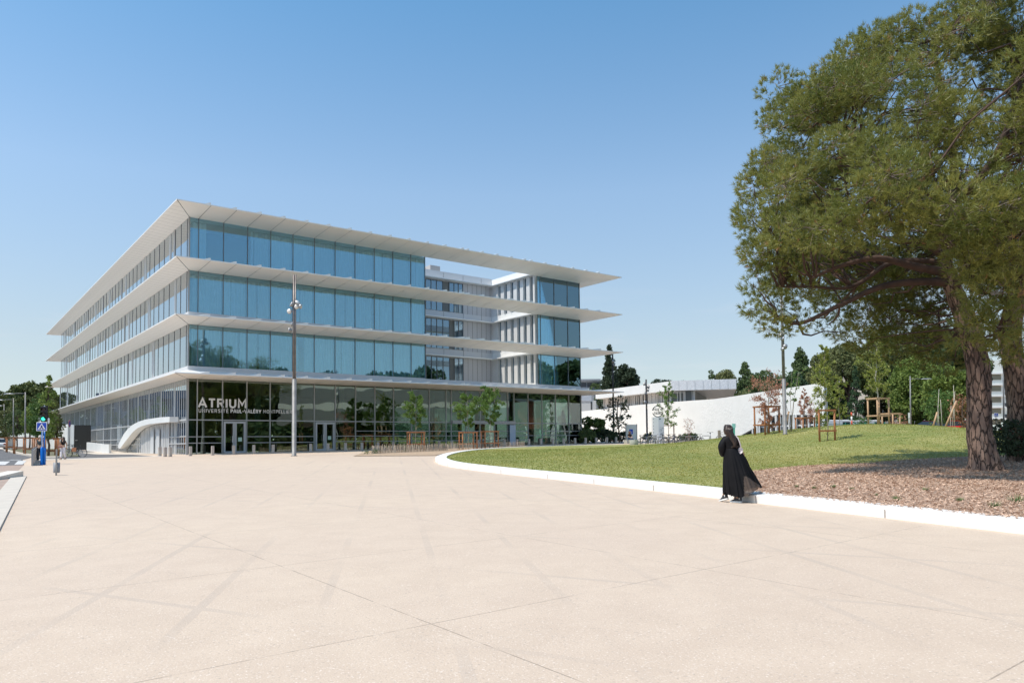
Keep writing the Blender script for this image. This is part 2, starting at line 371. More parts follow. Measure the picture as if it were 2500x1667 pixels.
# structure: slabs, inner walls, roofs
def part(name,m,boxes,parent=B,bev=0):
    for b in boxes:
        q=MB(); q.box(*b); o=q.build(name,m,parent,bevel=bev)
    return o
part('floor_slab',ceiling,[(.12,19.8,.12,70.7,ZS[i]-.02,ZB[i+1]-.03) for i in range(3)]+[(33.3,38.75,.12,30,ZS[i]-.02,ZB[i+1]-.03) for i in range(3)]+[(19.8,33.3,.12,30,ZS[0]-.02,7.05)])
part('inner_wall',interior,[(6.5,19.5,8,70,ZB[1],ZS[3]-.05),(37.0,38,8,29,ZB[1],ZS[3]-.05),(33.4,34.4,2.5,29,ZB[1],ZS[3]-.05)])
part('dark_backing_panel',mat('backing_dark_blue',(.03,.07,.11),.7),[(.9,5.6,2.6,2.8,ZB[3],ZS[3]-.25)])  # dark panel added so the uncurtained top bays look unlit inside
part('ceiling',ceiling,[(.15,19.8,.15,70.7,ZS[i]-.22,ZS[i]-.05) for i in (1,2,3)]+[(33.3,38.75,.15,30,ZS[i]-.22,ZS[i]-.05) for i in (1,2,3)])
part('roof',white,[(.1,19.9,.2,70.8,ZS[3]+.02,ZS[3]+.48),(33.2,38.8,.2,70.8,ZS[3]+.02,ZS[3]+.48)])
part('spandrel_band',spandrel,[(0,20.0,-.02,.1,ZB[i]-.42,ZB[i]) for i in (1,2,3)]+[(33.0,38.9,-.02,.1,ZB[i]-.42,ZB[i]) for i in (1,2,3)]+[(20.0,33.0,-.018,.1,ZB[1]-.42,ZB[1]-.05)]
     +[(-.02,.1,.101,70.9,ZB[i]-.42,ZB[i]) for i in (1,2,3)])
# windows of the right facade (each pane, its curtain a sub-part)
rr=random.Random(4)
def curtain_mesh(u0,u1,z0,z1,off,m=curtain,parent=None,axis=0,name='curtain'):
    n=max(4,int((u1-u0)/.045)); vs=[];fs=[]; ph=rr.uniform(0,9)
    for i in range(n+1):
        a=u0+(u1-u0)*i/n; d=off+.085*math.sin(i*1.05+ph+1.6*math.sin(i*.31+ph))+.03*math.sin(i*.37)
        for z in (z0,z1): vs.append((a,d,z) if axis==0 else (d,a,z))
    for i in range(n): fs.append((2*i,2*i+2,2*i+3,2*i+1))
    q=MB(); q.add(vs,fs); return q.build(name,rr.choice([m,m,cur2,cur3]) if m is curtain else m,parent,True)
nocurt={(3,1),(3,2)}
for lv in (3,2,1):
    z0,z1=ZB[lv],ZS[lv]
    for seg,edges in ((0,[0]+bay),(1,wing)):
        for k in range(len(edges)-1):
            a,b=edges[k],edges[k+1]
            q=MB(); q.box(a+.03,b-.03,0,.03,z0,z1-.02); p=q.build('window',gl_up,B)
            if (seg==0 and (lv,k) in nocurt):
                if k==1: curtain_mesh(a+.05,a+.6,z0+.02,z1-.25,.35,parent=p)
                continue
            if seg==0 and k==0: 
                curtain_mesh(a+.3,b-.02,z0+.02,z1-.25,.35,parent=p); continue
            c0,c1=a+.03,b-.03
            if lv==3 and k==3 and seg==0: c0=a+.35
            if seg==0 and k in (2,3,5,7,9,11) and rr.random()<.8:
                g=a+rr.uniform(.3,.7)*(b-a); curtain_mesh(c0,g-.03,z0+.02,z1-.25,.35,parent=p); curtain_mesh(g+rr.choice([.04,.05,.12])+(.4 if (lv,k)==(1,5) else 0),c1,z0+.02,z1-.25,.35,parent=p)
            else: curtain_mesh(c0,c1,z0+.02,z1-.25,.35,parent=p)
    q=MB()
for lv in (3,2,1):
    for e in [0.03]+bay+wing:
        q=MB(); q.box(e-.021,e+.021,-.06,.0 if e not in(20.0,38.9) else .12,ZB[lv],ZS[lv]); q.build('mullion',mull if e in (0.03,) else darkmull,B)
part('corner_post',mull,[(-.05,.0,-.05,.02,ZB[i],ZS[i]) for i in (1,2,3)]+[(-.06,.0,-.06,.02,gB(0,0)-.3,ZS[0])])
part('end_wall',spandrel,[(19.95,20.05,.13,7.6,ZB[1],ZS[3])])
# right end facade of the wing
for lv in (3,2,1):
    for k in range(6):
        q=MB(); q.box(38.87,38.9,.1+k*1.8,.1+(k+1)*1.8-.06,ZB[lv],ZS[lv]-.02); q.build('end_window',gl_up,B)
# left facade: panes, mullions, solid panels
nL=40; panes=[]; fins=[]; panels=[]
vj=[.52+1.744*i for i in range(41)]
for lv in (3,2,1):
    z0,z1=ZB[lv],ZS[lv]
    ed=[0.02]+[v for v in vj if v<V]+[V]
    for k in range(len(ed)-1):
        a,b=ed[k],ed[k+1]; panes.append((a,(0,.03,a+.03,b-.03,z0,z1-.02),lv))
        fins.append((a,(-.025,.0,a-.03,a+.03,z0,z1),0))
        if k>1 and (k*7+lv*3)%5 in (0,): panels.append((a,(-.05,-.0,b-.40,b-.06,z0+.01,z1),1))
        if k>2 and (k*5+lv)%6==0: panels.append((a,(-.06,-.0,a+.06,a+.26,z0+.01,z1),1))
def individuals(items,name,fn,limit=100):
    items=sorted(items,key=lambda t:t[0])
    for it in items[:limit]: fn(name,[it])
    if len(items)>limit:
        o=fn(name,items[limit:]); o['kind']='stuff'
def bxs(m):
    def f(name,its):
        q=MB()
        for it in its: q.box(*it[1])
        return q.build(name,m,B)
    return f
individuals(panes,'side_window',bxs(gl_left)); individuals(fins,'side_mullion',bxs(darkmull)); individuals(panels,'facade_panel',bxs(fin))
for lv in (3,2,1):
    for s in range(8):
        a=1.0+s*8.7; curtain_mesh(a,a+8.6,ZB[lv]+.02,ZS[lv]-.25,.9,parent=B,axis=1,name='side_curtain')
# ground floor, right facade
gj=[0.03,.65,2.44,4.23,6.02,7.81,9.6,11.41,13.21,14.99,16.78,18.56,20.36,22.14,22.7,24.32,25.93,27.62,29.19,29.98,31.74,33.53,35.34,37.16,38.9]
for k in range(len(gj)-1):
    a,b=gj[k],gj[k+1]; zb=min(gB(a,0),gB(b,0))-.15; door=k in (2,6)
    q=MB(); q.box(a+.025,b-.025,0,.03,3.57,ZS[0]-.02); q.build('window',gl_gr,B)
    q=MB(); q.box(a+.025,b-.025,0,.03,zb,3.50); p=q.build('lower_window',gl_gr,B)
for e in gj:
    q=MB(); q.box(e-.03,e+.03,-.09,0 if e<38 else .1,gB(e,0)-.15,ZS[0]); q.build('ground_mullion',mull,B)
def rail(u0,u1,z,h=.06): return (u0,u1,-.055,0,z,z+h)
part('transom',mull,[rail(0,L,3.50,.08)]+[rail(0,2.44,2.28),rail(4.23,9.6,2.28),rail(11.41,35.3,2.30),rail(0,2.44,1.82),rail(4.23,9.6,1.82),rail(11.41,31.7,1.86),rail(33.5,L,2.31),rail(13.2,31.7,2.72),rail(33.5,L,2.75)]
    +[(22.7,29.98,-.3,-.06,3.42,3.72)])
for a,b in ((2.44,4.23),(9.6,11.41)):
    d=MB(); zb=gB(a,0)-.1; zt=3.42
    for x0,x1 in ((a+.08,a+.22),((a+b)/2-.13,(a+b)/2-.01),((a+b)/2+.01,(a+b)/2+.13),(b-.22,b-.08)): d.box(x0,x1,-.12,-.03,zb,zt)
    d.box(a+.08,b-.08,-.121,-.031,zt-.12,zt+.03); d.box(a+.08,b-.08,-.121,-.031,zb,zb+.25)
    dd=d.build('entrance_door',mat('door_frame',(.42,.44,.46),.4,metal=.3),B)
    h=MB(); h.box((a+b)/2-.2,(a+b)/2-.17,-.2,-.15,zb+.9,zb+1.4); h.build('handle',fin,dd)
    n=MB(); n.box((a+b)/2+.26,(a+b)/2+.55,-.035,-.03,zb+.98,zb+1.28); n.build('door_notice',mat('notice_pale',(.45,.62,.5),.6),dd)
# interior of the ground floor: floor, back walls, columns, ramp stair parapet
part('ground_floor_slab',mat('floor_dark',(.13,.125,.12),.35),[(.2,L-.2,.2,29,.75,.95)])
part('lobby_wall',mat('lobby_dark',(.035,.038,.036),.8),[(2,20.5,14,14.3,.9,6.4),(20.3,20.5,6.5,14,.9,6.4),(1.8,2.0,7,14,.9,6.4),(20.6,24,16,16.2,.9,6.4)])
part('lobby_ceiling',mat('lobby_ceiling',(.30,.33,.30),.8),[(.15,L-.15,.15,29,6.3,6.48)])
part('lobby_desk',mat('desk_white',(.6,.62,.6),.5),[(12.8,13.7,2.2,2.8,1.9,2.6),(30.6,33.0,3,3.4,.9,2.2),(35.5,37.2,2.5,3,.9,2.1)])
for u_,v_ in ((.55,1.1),(5.45,1.1),(12.5,1.1),(17.0,1.3),(21.5,1.3),(26.5,1.3),(30.8,1.5),(33.2,1.5),(36.2,1.5),(32,8),(35.5,8),(29,8),(38,7)):
    q=MB(); q.lathe([(.22,.7),(.22,6.4)],(u_,v_,0),16); q.build('column',mat('column_paint',(.62,.72,.60),.6),B,True)
q=MB()
for k in range(14):
    a=5.5+k*.55; q.box(a,a+.56,4.2,4.4,3.3-k*.13,3.9-k*.13)
q.build('stair_parapet',mat('parapet',(.45,.52,.47),.6),B)
part('back_window',gl_gr,[(20.6,38.7,22,22.03,.9,6.4)])
part('lobby_screen',mat('orange_panel',(.5,.16,.05),.6),[(33.6,33.9,8,8.1,1.0,4.5)])
part('lobby_poster',mat('poster_white',(.42,.5,.6),.5),[(29.2,29.9,-.37,-.33,1.4,3.35)])
part('emergency_sign',mat('sign_green',(.02,.30,.12),.5),[(22.2,22.65,.12,.14,2.35,2.62)])
q=MB()
for u_,z_ in ((6.9,2.4),(7.0,2.1),(8.7,2.0),(14.2,2.1),(17.2,2.0),(19,2.3),(21.2,2.2),(24,2.4)): q.lathe([(.02,z_-.05),(.055,z_),(.02,z_+.05)],(u_,1.9,0),8)
q.build('globe_light',mat('lamp_glow',(1,.93,.8),emit=2.5),B,True)
# lettering on the glass
def text(body,size,u,z,width,mt,bold=0,name='lettering',parent=B,off=-.02,M=None):
    c=bpy.data.curves.new('t','FONT'); c.body=body; c.size=size; c.extrude=.012; c.offset=bold; c.resolution_u=3
    t=bpy.data.objects.new('t',c); C.objects.link(t); bpy.context.view_layer.update()
    me=bpy.data.meshes.new_from_object(t.evaluated_get(bpy.context.evaluated_depsgraph_get())); bpy.data.objects.remove(t)
    xs=[v.co.x for v in me.vertices]; x0,x1=min(xs),max(xs); k=width/(x1-x0)
    for v in me.vertices:
        p=Vector(((v.co.x-x0)*k,v.co.z,v.co.y))
        v.co=(Vector((u+p.x,off-p.y,z+p.z)) if M is None else M@p)
    return link(name,me,mt,parent)
letter=mat('letter_grey',(.70,.70,.68),.5)
GL={'A':(.80,[[(0,0),(.40,1),(.80,0)],[(.15,.32),(.65,.32)]]),'T':(.66,[[(0,.94),(.66,.94)],[(.33,0),(.33,.94)]]),
'R':(.66,[[(.06,0),(.06,.94),(.40,.94),(.56,.88),(.60,.74),(.56,.58),(.40,.50),(.06,.50)],[(.34,.50),(.62,0)]]),'I':(.12,[[(.06,0),(.06,1)]]),
'U':(.70,[[(.06,1),(.06,.32),(.14,.12),(.35,.04),(.56,.12),(.64,.32),(.64,1)]]),'M':(.86,[[(.06,0),(.06,1),(.43,.36),(.80,1),(.80,0)]]),
'N':(.72,[[(.06,0),(.06,1),(.66,0),(.66,1)]]),'V':(.74,[[(0,1),(.37,0),(.74,1)]]),'E':(.58,[[(.58,.94),(.06,.94),(.06,.06),(.58,.06)],[(.06,.51),(.52,.51)]]),
'S':(.62,[[(.58,.80),(.46,.93),(.28,.95),(.11,.87),(.09,.68),(.22,.56),(.42,.48),(.56,.36),(.55,.17),(.40,.05),(.20,.04),(.04,.16)]]),
'P':(.62,[[(.06,0),(.06,.94),(.40,.94),(.56,.88),(.60,.72),(.56,.54),(.40,.46),(.06,.46)]]),'L':(.54,[[(.06,1),(.06,.06),(.54,.06)]]),
'Y':(.72,[[(0,1),(.36,.46),(.72,1)],[(.36,0),(.36,.46)]]),'O':(.80,[[(.40,.95),(.20,.90),(.08,.72),(.06,.5),(.08,.28),(.20,.10),(.40,.05),(.60,.10),(.72,.28),(.74,.5),(.72,.72),(.60,.90),(.40,.95)]]),
'-':(.36,[[(.02,.44),(.34,.44)]]),'/':(.4,[[(0,0),(.4,1)]]),' ':(.3,[])}
GL['É']=(.58,GL['E'][1]+[[(.22,1.10),(.44,1.28)]])
def strokes(body,u,z,width,h,wt,mt,parent=B,y=-.02,gap=.20,M=None,name='lettering'):
    tot=sum(GL[c][0] for c in body)+gap*(len(body)-1); k=width/tot; x=0; m=MB(); lay=0
    for c in body:
        w_,ss=GL[c]
        for s in ss:
            P=[(x*k+a*k,b*h) for a,b in s]; lay=(lay+1)%7
            n=len(P); Lf=[];Rt=[]
            for i in range(n):
                a=P[max(i-1,0)]; b=P[min(i+1,n-1)]; d1=(P[i][0]-a[0],P[i][1]-a[1]); d2=(b[0]-P[i][0],b[1]-P[i][1])
                if i==0: d1=d2
                if i==n-1: d2=d1
                l1=math.hypot(*d1) or 1; l2=math.hypot(*d2) or 1; n1=(-d1[1]/l1,d1[0]/l1); n2=(-d2[1]/l2,d2[0]/l2); q=(n1[0]+n2[0],n1[1]+n2[1]); ql=math.hypot(*q) or 1; f=min(1/max(.35,ql/2),1.8)
                Lf.append((P[i][0]+q[0]/ql*wt/2*f,P[i][1]+q[1]/ql*wt/2*f)); Rt.append((P[i][0]-q[0]/ql*wt/2*f,P[i][1]-q[1]/ql*wt/2*f))
            yy=y-.0015*lay
            for i in range(n-1):
                vs=[(u+a,yy,z+b) for a,b in (Lf[i],Lf[i+1],Rt[i+1],Rt[i])]+[(u+a,y+.012,z+b) for a,b in (Lf[i],Lf[i+1],Rt[i+1],Rt[i])]
                m.add(vs,[(0,3,2,1),(0,1,5,4),(2,3,7,6),(1,2,6,5),(3,0,4,7)])
        x+=w_+gap
    if M is not None: m.v=[tuple(M@Vector(v)) for v in m.v]
    return m.build(name,mt,parent)
strokes('ATRIUM',.76,4.47,3.42,.64,.135,letter,gap=.26)
strokes('UNIVERSITÉ',.76,4.09,2.12,.26,.036,letter,gap=.30)
strokes('PAUL-VALÉRY',3.05,4.10,2.28,.26,.058,letter,gap=.24)
strokes('MONTPELLIER',5.50,4.11,2.26,.26,.036,letter,gap=.28)
# ground floor, left facade
gp=[];gf=[];gpan=[]
nn=int(V/.62)
for k in range(nn):
    a=.43+k*.62
    gf.append((a,(-.02,0,a-.035,a+.035,gB(0,a)-.1,ZS[0]),0))
    if (k*3)%7 in (1,) : gpan.append((a,(-.025,0,a+.04,a+.26,gB(0,a)-.1,ZS[0]-.02),0))
    if k>=4 and k%2==0 and k<26: gpan.append((a,(-.027,0,a+.27,a+.50,gB(0,a)-.1,3.4),0))
individuals(gf,'ground_fin',bxs(fin)); individuals(gpan,'ground_panel',bxs(fin))
for k in range(20):
    a=.05+k*3.55; q=MB(); q.box(0,.03,a,min(a+3.5,V),gB(0,a)-.1,ZS[0]-.02); q.build('ground_side_window',gl_left if k>3 else gl_left,B)
part('side_transom',fin,[(-.07,0,.1,V,3.5,3.6),(-.07,0,.1,70,2.3,2.38),(-.07,0,.1,70,1.78,1.86)])
part('lobby_side_wall',mat('lobby_blue',(.06,.07,.085),.8),[(2.2,2.4,14.4,70,.9,6.3)])
# recessed rear block and wing side wall
Bk=7.6
rear=MB()
rear.box(19.95,33.1,Bk,Bk+14,7.05,19.35); rear.build('rear_block',greyclad,B)
part('rear_parapet',spandrel,[(20,33.1,Bk-.06,Bk-.003,18.62,19.4),(20,33.1,Bk-.06,Bk-.003,14.62,15.25),(20,33.1,Bk-.06,Bk-.003,10.68,11.3)])
part('rear_canopy',white,[(20,33.0,Bk-.75,Bk-.061,z-.12,z-.02) for z in (18.62,14.62,10.68)])
part('cladding_joint',dark,[(u_-.012,u_+.012,Bk-.012,Bk-.002,7.1,18.5) for u_ in (29.25,29.85,30.45,31.05,31.65,32.25,32.8)]+[(u_-.012,u_+.012,Bk-.07,Bk-.061,z,z+.6) for u_ in (22,24.4,26.8,29.25,31.6) for z in (18.68,14.66,10.72)])
for lv,(z0,z1) in enumerate(((7.5,10.48),(11.42,14.42),(15.3,18.4))):
    segs=[20.1,20.75,21.4,22.05,22.7,23.35,24.0,24.65,25.3,25.95,26.7,27.5,28.1,28.65,29.2]
    blank={0:11,1:11,2:10}[lv]
    for k in range(len(segs)-1):
        if k==blank: continue
        q=MB(); q.box(segs[k]+.03,segs[k+1]-.03,Bk-.05,Bk-.02,z0,z1); q.build('rear_window',gl_br,B)
    part('rear_glazing_backing',interior,[(20.1,29.2,Bk-.015,Bk-.004,z0,z1)])
    part('rear_window_frame',darkmull,[(s-.028,s+.028,Bk-.1,Bk-.016,z0,z1) for s in segs])
# wing side wall facing left (u=33)
part('wing_wall',white,[(33.0,33.25,.25,Bk-.002,ZB[1]-.4,7.6)]+[(33.0,33.25,.25,Bk-.002,z0,z1) for z0,z1 in ((10.5,11.3),(14.5,15.25),(18.42,19.3))])
for z0,z1 in ((7.6,10.5),(11.3,14.5),(15.25,18.42)):
    q=MB()
    ws=[.7,1.75,2.8,3.9,5.0,6.1]
    pr=.25
    for s in ws:
        q.box(33.0,33.25,pr,s-.16,z0,z1); pr=s+.16
    q.box(33.0,33.25,pr,Bk-.002,z0,z1)
    q.build('wing_panel',mat('wing_panel',(.66,.66,.66),.5),B)
    for s in ws:
        q=MB(); q.box(33.1,33.13,s-.16,s+.16,z0,z1); q.build('wing_window',gl_br,B)
        q=MB(); q.box(32.86,33.0,s+.16,s+.2,z0,z1); q.build('wing_fin',fin,B)
part('wing_backing',interior,[(33.26,33.3,.25,Bk,7.5,18.4)])
part('wing_canopy',white,[(32.5,32.99,.2,Bk-.76,z-.12,z-.02) for z in (18.62,14.62,10.68)])
part('roof_equipment',mat('roof_box',(.45,.42,.4),.6),[(21.5,23,Bk+1.5,Bk+3.2,19.35,19.9),(26,27.2,Bk+1.2,Bk+2.6,19.35,20.25)])
# curved porch wing on the left facade
po=[vz(x,y,-.6) for x,y in ((419,1017),(395,1018.5),(361,1023.5),(343,1029),(329.5,1036),(318,1045),(308,1057),(299,1073),(291,1091))]
pi=[vz(x,y,-.6) for x,y in ((419,1030),(395,1032),(370,1035),(352,1039.5),(340,1045),(329,1054),(319,1066),(308,1080),(297,1095))]
m=MB(); n=len(po)
vs=[(-.75,a,b) for a,b in po]+[(-.75,a,b) for a,b in pi]+[(-.13,a,b) for a,b in po]+[(-.13,a,b) for a,b in pi]
for i in range(n-1):
    m.add(vs,[(i,i+1,n+i+1,n+i),(2*n+i,2*n+i+1,i+1,i),(n+i,n+i+1,3*n+i+1,3*n+i),(3*n+i,3*n+i+1,2*n+i+1,2*n+i)])
m.add(vs,[(0,n,3*n,2*n),(n-1,2*n+n-1,3*n+n-1,n+n-1)])
m.build('porch_band',white,B)
for k in range(16):
    a=4.9+k*.62; zt_=np.interp(a+.3,[q[0] for q in pi],[q[1] for q in pi])-.02
    if zt_>gB(0,a)+.3: part('service_panel',fin,[(-.10,-.058,a,a+.50 if k%3 else a+.58,gB(0,a)-.05,zt_)])
part('service_door',mat('door_grey',(.55,.56,.57),.5),[(-.22,-.165,a,a+1.0,gB(0,a)-.02,3.0) for a in (7.6,9.6)])
# ------------------------------------------------------------------ setting
def sheet(name,poly,off,m,zf=gz,step=2.,kind='structure',stepy=None):
    bm=bmesh.new(); vs=[bm.verts.new((x,y,0)) for x,y in poly]; bm.faces.new(vs)
    bmesh.ops.triangulate(bm,faces=bm.faces[:])
    xs=[p[0] for p in poly]; ys=[p[1] for p in poly]
    def cut(lo,hi,axis,st):
        q=math.ceil(lo/st)*st
        while q<hi:
            bmesh.ops.bisect_plane(bm,geom=bm.verts[:]+bm.edges[:]+bm.faces[:],plane_co=(q,0,0) if axis==0 else (0,q,0),plane_no=(1,0,0) if axis==0 else (0,1,0),dist=1e-5); q+=st
    cut(min(xs),max(xs),0,step); cut(min(ys),max(ys),1,stepy or step)
    for v in bm.verts: v.co.z=zf(v.co.x,v.co.y)+off
    bm.normal_update()
    for f in bm.faces:
        if f.normal.z<0: f.normal_flip()
    me=bpy.data.meshes.new(name); bm.to_mesh(me); bm.free()
    o=link(name,me,m,None,True); return tag(o,kind=kind)
# plaza sheet to the horizon
gx=sorted(set([-1500,-600,-300,-150,-80,-60,-50,-45,-41,-38,-37.2,-37,-36.5,-34,-30,-26,-23,-22.2,-22,-21.8,-20,-10,0,10,20,30,45,60,90,150,300,600,1500]))
gy=[-600,-200,-80,-40,-20.2,-20,-19.8,-10,0,10,20,30,40,50,60,68,70,72,74,76,78,80,82,84,86,88,90,94,98,102,108,115,125,140,170,250,400,800,1800]
vs=[(x,y,gz(x,y)) for y in gy for x in gx]; nx=len(gx)
fs=[(j*nx+i,j*nx+i+1,(j+1)*nx+i+1,(j+1)*nx+i) for j in range(len(gy)-1) for i in range(nx-1)]
q=MB(); q.add(vs,fs); tag(q.build('plaza',concrete,None,True),kind='structure')
def spline(P,n=8,closed=False):
    out=[]; N=len(P)
    for i in range(N if closed else N-1):
        g=lambda k:P[k%N] if closed else P[min(max(k,0),N-1)]
        a,b,c,d=g(i-1),g(i),g(i+1),g(i+2)
        for j in range(n):
            t=j/n; out.append(tuple(.5*((2*b[k])+(-a[k]+c[k])*t+(2*a[k]-5*b[k]+4*c[k]-d[k])*t*t+(-a[k]+3*b[k]-3*c[k]+d[k])*t**3) for k in range(len(b))))
    if not closed: out.append(tuple(P[-1]))
    return out
LP=[(11.6,3),(8.95,8.3),(7.6,11.0),(6.56,13.1),(5.40,15.4),(3.98,18.4),(1.53,23.3),(-.78,27.7),(-2.64,31.9),(-3.72,36.2),(-4.15,41),(-3.9,47),(-2.7,53),(-.2,58),(4,61.6),(10,63),(20,64),(32,63),(42,57),(46,45),(44,25),(36,8),(24,0),(15,-1)]
LB=spline(LP,6,True)
def offset(P,w):
    out=[]; N=len(P)
    for i in range(N):
        a,b=P[i-1],P[(i+1)%N]; dx,dy=b[0]-a[0],b[1]-a[1]; l=math.hypot(dx,dy); out.append((P[i][0]+dy/l*w,P[i][1]-dx/l*w))
    return out
# orientation check: inner offset must be inside
A=sum(LB[i][0]*LB[(i+1)%len(LB)][1]-LB[(i+1)%len(LB)][0]*LB[i][1] for i in range(len(LB)))/2
sgn=-1 if A>0 else 1
KW=.58
inn=offset(LB,sgn*KW); mid=offset(LB,sgn*.30)
grass=mat('lawn_grass',(.30,.29,.085),.9,nscale=.9,col2=(.20,.24,.055),bump=.03,bscale=25,detail=8,stretch=(.6,1.6,1))
def lawn_material():
    m=MATS['lawn_grass']; t=m.node_tree; b=t.nodes['Principled BSDF']; src=b.inputs['Base Color'].links[0].from_socket
    n=t.nodes.new('ShaderNodeTexNoise'); n.inputs['Scale'].default_value=.22; n.inputs['Detail'].default_value=6; n.inputs['Roughness'].default_value=.65
    tc=t.nodes.new('ShaderNodeTexCoord'); t.links.new(tc.outputs['Object'],n.inputs['Vector']); r=t.nodes.new('ShaderNodeMapRange'); r.inputs[1].default_value=.42; r.inputs[2].default_value=.66; t.links.new(n.outputs[0],r.inputs[0])
    mx=t.nodes.new('ShaderNodeMix'); mx.data_type='RGBA'; t.links.new(src,mx.inputs[6]); mx.inputs[7].default_value=(.38,.35,.12,1); t.links.new(r.outputs[0],mx.inputs[0])
    n2=t.nodes.new('ShaderNodeTexNoise'); n2.inputs['Scale'].default_value=14; n2.inputs['Detail'].default_value=3; t.links.new(tc.outputs['Object'],n2.inputs['Vector']); r2=t.nodes.new('ShaderNodeMapRange'); r2.inputs[1].default_value=.3; r2.inputs[2].default_value=.7; r2.inputs[3].default_value=.72; r2.inputs[4].default_value=1.15; t.links.new(n2.outputs[0],r2.inputs[0])
    mm=t.nodes.new('ShaderNodeMix'); mm.data_type='RGBA'; mm.blend_type='MULTIPLY'; mm.inputs[0].default_value=1; t.links.new(mx.outputs[2],mm.inputs[6]); t.links.new(r2.outputs[0],mm.inputs[7]); t.links.new(mm.outputs[2],b.inputs['Base Color'])
lawn_material()
sheet('lawn',mid,0,grass,lz,.8)
# kerb
k=MB(); N=len(LB)
def kv(P,z): return [(x,y,gz(x,y)+z) for x,y in P]
o2=offset(LB,sgn*.025)
k.v=kv(LB,-.02)+kv(LB,.15)+kv(o2,.175)+kv(inn,.185)+kv(inn,.02)
for i in range(N):
    j=(i+1)%N
    for a in range(4): k.f.append((a*N+i,a*N+j,(a+1)*N+j,(a+1)*N+i)); k.mi.append(0)
tag(k.build('kerb',[kerbm],None,False),kind='structure')
kj=MB(); acc=0; nxt=2.0
for i in range(1,60):
    a,b=LB[i-1],LB[i]; l=math.hypot(b[0]-a[0],b[1]-a[1]); acc+=l
    if acc>nxt:
        nxt+=3.05; dx,dy=(b[0]-a[0])/l,(b[1]-a[1])/l; nn_=(sgn*dy,-sgn*dx)
        z=gz(*b)
        def P(s,w_,zz): return (b[0]+dx*s+nn_[0]*w_,b[1]+dy*s+nn_[1]*w_,z+zz)
        kj.add([P(-.012,-.008,0),P(.012,-.008,0),P(.012,-.008,.155),P(-.012,-.008,.155)],[(0,1,2,3)])
        kj.add([P(-.006,.03,.181),P(.006,.03,.181),P(.006,KW-.02,.190),P(-.006,KW-.02,.190)],[(0,1,2,3)])
tag(kj.build('kerb_joints',mat('kerb_joint_tone',(.42,.36,.32),.8)),kind='structure')  # thin darker joint lines between the kerb lengths
# mulch bed
rng=np.random.default_rng(5)
def inside(P,x,y):
    P=np.array(P); x=np.asarray(x); y=np.asarray(y); r=np.zeros(x.shape,bool); n=len(P)
    for i in range(n):
        x1,y1=P[i-1]; x2,y2=P[i]; c=((y1>y)!=(y2>y))
        with np.errstate(divide='ignore',invalid='ignore'): r^=c&(x<(x2-x1)*(y-y1)/(y2-y1+1e-12)+x1)
    return r
mb=spline([(5.15,17.2),(6.3,20.5)]+[(lambda p:(p.x,p.y))(hit(a,b,True)) for a,b in ((1832,1154),(1900,1144),(1990,1137),(2110,1132),(2200,1125),(2300,1119),(2380,1116),(2460,1113),(2520,1111))]+[(32,32),(43,28)],6)
MP=mb+[p for p in mid if p[0]>5.0 and p[1]<27 and not(p[0]<5.5 and p[1]>18)][::1]
# order: follow boundary from (43,28) clockwise back to start
tail=[p for p in mid if p[1]<17.1 or p[0]>30 and p[1]<27]
i0=min(range(len(mid)),key=lambda i:(mid[i][0]-43.3)**2+(mid[i][1]-27)**2); i1=min(range(len(mid)),key=lambda i:(mid[i][0]-5.0)**2+(mid[i][1]-16.6)**2)
seq=[];i=i0
while i!=i1: seq.append(mid[i]); i=(i+1)%len(mid)
seq.append(mid[i1]); MP=mb+seq
mulch=mat('wood_mulch',(.52,.36,.26),.9,nscale=9,col2=(.30,.195,.14),bump=.03,bscale=30)
sheet('mulch_bed',MP,.03,mulch,lz,.6)
vbump=np.vectorize(bump); vgz=np.vectorize(gz)
def scatter(n,P,x0,x1,y0,y1,pw=1.0):
    y=y0+(y1-y0)*rng.random(n)**pw; x=rng.uniform(x0,x1,n); k=inside(P,x,y)&(np.abs(x/np.maximum(y,1))<.78); x=x[k];y=y[k]
    return np.stack([x,y,vgz(x,y)+.14+vbump(x,y)],1)
P=scatter(220000,MP,4.5,30,7,37,1.5); n=len(P)
ang=rng.uniform(0,6.283,n); ti=rng.normal(0,.35,n); ln=rng.uniform(.016,.042,n); wd=rng.uniform(.004,.009,n)
a=np.stack([np.cos(ang)*ln,np.sin(ang)*ln,ti*ln],1); b=np.stack([-np.sin(ang)*wd,np.cos(ang)*wd,rng.normal(0,.5,n)*wd],1); P[:,2]+=.045+rng.uniform(0,.02,n)
Vv=np.stack([P-a-b,P+a-b,P+a+b,P-a+b],1).reshape(-1,3)
tag(fastmesh('bark_chips',Vv,np.arange(4*n).reshape(n,4),mat('bark_chip',(.74,.51,.37),.85,island=1,col2=(.29,.17,.11))),'loose wood chips covering the ground round the big pine','mulch',kind='stuff')
# grass blades
lawnonly=[p for p in mid]
P=scatter(170000,mid,-4,34,15,52,1.3); k_=~inside(MP,P[:,0],P[:,1]); P=P[k_]; n=len(P)
ang=rng.uniform(0,6.283,n); h=rng.uniform(.015,.032,n)*(1+.4*rng.random(n)); wv=.006+.0004*P[:,1]
dx=np.stack([np.cos(ang)*wv,np.sin(ang)*wv,np.zeros(n)],1); tip=P+np.stack([rng.normal(0,.02,n),rng.normal(0,.02,n),h],1)
Vv=np.stack([P-dx,P+dx,tip],1).reshape(-1,3)
blade=mat('grass_blade',(.45,.38,.11),.8,nscale=.28,col2=(.18,.26,.045),island=.5,translu=.3)
tag(fastmesh('grass',Vv,np.arange(3*n).reshape(n,3),blade),'short mown grass on the rounded lawn','grass',kind='stuff')
